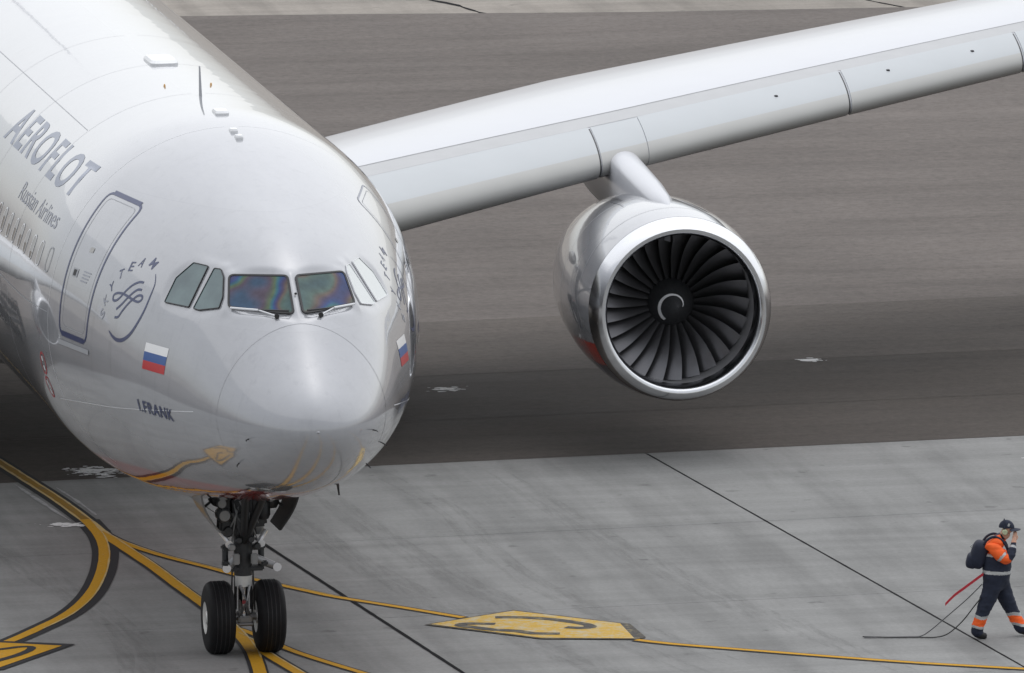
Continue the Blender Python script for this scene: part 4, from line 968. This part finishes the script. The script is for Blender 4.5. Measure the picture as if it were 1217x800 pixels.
for si_, (a, b, A, B) in enumerate(segs):
    A_ = np.array(A); d_ = np.array(B) - A_; t_ = np.clip((PC - A_) @ d_ / (d_ @ d_), 0, 1); e_ = np.linalg.norm(A_ + t_[:, None] * d_ - PC, axis=1) - (ND[a][3] * (1 - t_) + ND[b][3] * t_)
    k_ = e_ < bE; bE[k_] = e_[k_]; bI[k_] = si_; bT[k_] = t_[k_]
mi = []
for pi_ in range(len(PC)):
    a, b = segs[bI[pi_]][:2]; t = bT[pi_]; x, y, z = PC[pi_]
    if a in ('nek', 'jaw', 'hed') or a[0] == 'f' and a[1].isdigit() or a in ('palR', 'ta', 'tb', 'wriL') or (a == 'wriR'): k = 3
    elif a.startswith('ank') or a.startswith('ball') or b.startswith('ank') and z < .10: k = 4
    elif a[:3] in ('hip', 'kne', 'shn', 'cuf'):
        zz = z + (.015 * math.sin(x * 20)); k = 2 if .315 < zz < .365 or .165 < zz < .205 else 1 if .205 <= zz <= .315 else 0
    elif a in ('shoR', 'uarR') or (a == 'clav' and b in ('shoR', 'shoL')) or a == 'shoL':
        d = Vector((.02, -.27, 1.30)); k = 2 if a == 'uarR' and .15 < t < .42 else 1
    elif a in ('elbR', 'farR', 'elbL'): k = 1 if a == 'elbR' and t < .18 else 2 if a == 'farR' and .5 < t < .75 else 0
    elif a in ('che', 'clav', 'bel', 'wai', 'pel'):
        sl = .10 * x; k = 1 if z > 1.285 - sl else 2 if z > 1.245 - sl else 2 if .985 - sl * .6 < z < 1.035 - sl * .6 else 0
        if z > 1.5: k = 0
    else: k = 0
    mi.append(k)
body.polygons.foreach_set('material_index', mi); body.polygons.foreach_set('use_smooth', [True] * len(body.polygons))
person = bpy.data.objects.new('person', body); COL.objects.link(person); person.location = pers_loc; person.rotation_euler = PR; person.scale = (.955,) * 3
tag(person, 'person in orange and navy hi-vis workwear walking right, hand raised to the face', 'person')
def pchild(mb, name, mat, parent=person): o = mb.build(name, mat, parent); return o
# cap with brim
cv = []; cf = []; n1, n2 = 7, 24
for i in range(n1 + 1):
    a = math.pi / 2 * i / n1
    for k in range(n2):
        t = 2 * math.pi * k / n2; cv.append((.125 + .118 * math.cos(a) * math.cos(t), .098 * math.cos(a) * math.sin(t), 1.672 + .118 * math.sin(a) - .18 * (.118 * math.cos(a) * math.cos(t)) * .3))
for i in range(n1):
    for k in range(n2): cf.append((i * n2 + k, i * n2 + (k + 1) % n2, (i + 1) * n2 + (k + 1) % n2, (i + 1) * n2 + k))
cap = pchild(MB().add(cv, cf), 'cap', M['cloth_navy'])
bv = []; bf_ = []
for k in range(11):
    t = math.radians(-70 + 14 * k)
    for r in (.112, .19 + .02 * math.cos(t)):
        bv.append((.125 + r * math.cos(t), .85 * r * math.sin(t), 1.668 - .10 * (r - .11) * 2 - .012 * math.sin(t) ** 2)); bv.append((bv[-1][0], bv[-1][1], bv[-1][2] - .008))
    if k:
        a = 4 * k; bf_ += [(a - 4, a, a + 2, a - 2), (a - 3, a - 1, a + 3, a + 1), (a - 2, a + 2, a + 3, a - 1), (a - 4, a - 3, a + 1, a)]
pchild(MB().add(bv, bf_), 'cap_brim', M['cloth_navy'], cap)
pchild(MB().box((.155, -.103, 1.725), (.03, .006, .045), Matrix.Rotation(.35, 3, 'Y'), .002), 'cap_badge', M['reflective'], cap)
hsx = pchild(MB().tube([Vector((.09, -.10 * math.cos(t), 1.635 + .165 * math.sin(t))) for t in np.linspace(0, math.pi, 14)], .010, 8), 'headset', M['cloth_navy'])
for sg in (-1, 1): pchild(MB().lathe([(-.022, .001), (-.022, .034), (0, .045), (.02, .042), (.024, .001)], (.095, sg * .102, 1.615), 'y', 16), 'ear_cup', M['muff'], hsx)
pchild(MB().tube([(-.095, -.195, .93), (-.09, -.215, .83)], [.018, .012], 8).tube([(-.13, -.185, .92), (-.125, -.205, .85)], [.014, .010], 8), 'red_tag', M['red_tag'] if 'red_tag' in M else M.setdefault('red_tag', plain('red_plastic_tag', (.75, .05, .03), .5)))
# shoulder strap painted to the body line, belongs to the backpack
bag = empty('backpack', pers_loc); bag.rotation_euler = PR; bag.scale = (.955,) * 3
tag(bag, 'navy backpack worn by the person in orange hi-vis', 'backpack')
def blob(c, r, e=.55, tilt=0.0, n=20, m=12):
    v = []; f = []; pw = lambda q: math.copysign(abs(q) ** e, q)
    for i in range(m + 1):
        la = -math.pi / 2 + math.pi * i / m
        for k in range(n):
            lo = 2 * math.pi * k / n; x, y, z = r[0] * pw(math.cos(la)) * pw(math.cos(lo)), r[1] * pw(math.cos(la)) * pw(math.sin(lo)), r[2] * pw(math.sin(la))
            v.append((c[0] + x * math.cos(tilt) + z * math.sin(tilt), c[1] + y, c[2] - x * math.sin(tilt) + z * math.cos(tilt)))
    for i in range(m):
        for k in range(n): f.append((i * n + k, i * n + (k + 1) % n, (i + 1) * n + (k + 1) % n, (i + 1) * n + k))
    return v, f
MB().add(*blob((-.295, -.02, 1.27), (.125, .19, .215), .6, .30)).build('bag_body', M['pack'], bag)
MB().add(*blob((-.40, -.02, 1.175), (.085, .16, .115), .6, .25)).build('bag_pocket', M['pack'], bag)
MB().tube([(-.385, .0, 1.36), (-.42, 0, 1.39), (-.385, 0, 1.42)], .010, 8).build('bag_loop', M['reflective'], bag)
for sg in (-1, 1):
    c = [(-.25, sg * .15, 1.40), (-.17, sg * .16, 1.51), (-.06, sg * .155, 1.555), (.05, sg * .16, 1.50), (.12, sg * .17, 1.40), (.15, sg * .17, 1.30)]
    MB().tube([Vector(p) for p in catmull(c, 5)], .020, 8).build('shoulder_strap', M['pack'], bag)
# red strap trailing from the hip and the interphone cable dragged over the ground
def world_curve(pts): return [base + fwd * p[0] + away * p[1] + Vector((0, 0, p[2])) for p in pts]
st_pts = catmull([(-.22, -.16, .95), (-.38, -.2, .84), (-.52, -.22, .74), (-.64, -.22, .65), (-.77, -.22, .52)], 6)
v = []; f = []
for i, p in enumerate(st_pts):
    for dz, dy in ((.022, -.006), (.022, .006), (-.022, .006), (-.022, -.006)): v.append(base + fwd * p[0] + away * (p[1] + dy) + Vector((0, 0, p[2] + dz)))
    if i:
        a = 4 * i
        for k in range(4): f.append((a - 4 + k, a - 4 + (k + 1) % 4, a + (k + 1) % 4, a + k))
f += [(3, 2, 1, 0), tuple(range(len(v) - 4, len(v)))]
tag(mobj('red_strap', v, f, M['red_strap'], None, False), 'red webbing strap trailing behind the walking person', 'strap')
cb = MB().tube(world_curve(catmull([(-.24, -.15, .80), (-.45, -.1, .58), (-.75, 0, .30), (-.98, .03, .10), (-1.12, .03, .02), (-1.3, .02, .014), (-1.6, 0, .014), (-1.93, -.02, .014)], 8)), .008, 8)
tag(cb.build('headset_cable', M['cable'], None), 'upper of two thin grey cables dragged over the concrete behind the person', 'cable', 'dragged headset cables')
cb = MB().tube(world_curve(catmull([(-.26, -.17, .60), (-.36, -.15, .47), (-.52, -.12, .26), (-.72, -.10, .08), (-.90, -.07, .02), (-1.15, -.03, .014), (-1.5, -.04, .016), (-1.95, .03, .018)], 8)), .009, 8)
tag(cb.build('headset_cable', M['cable_dark'], None), 'lower dark cable loop dragged over the concrete behind the person', 'cable', 'dragged headset cables')
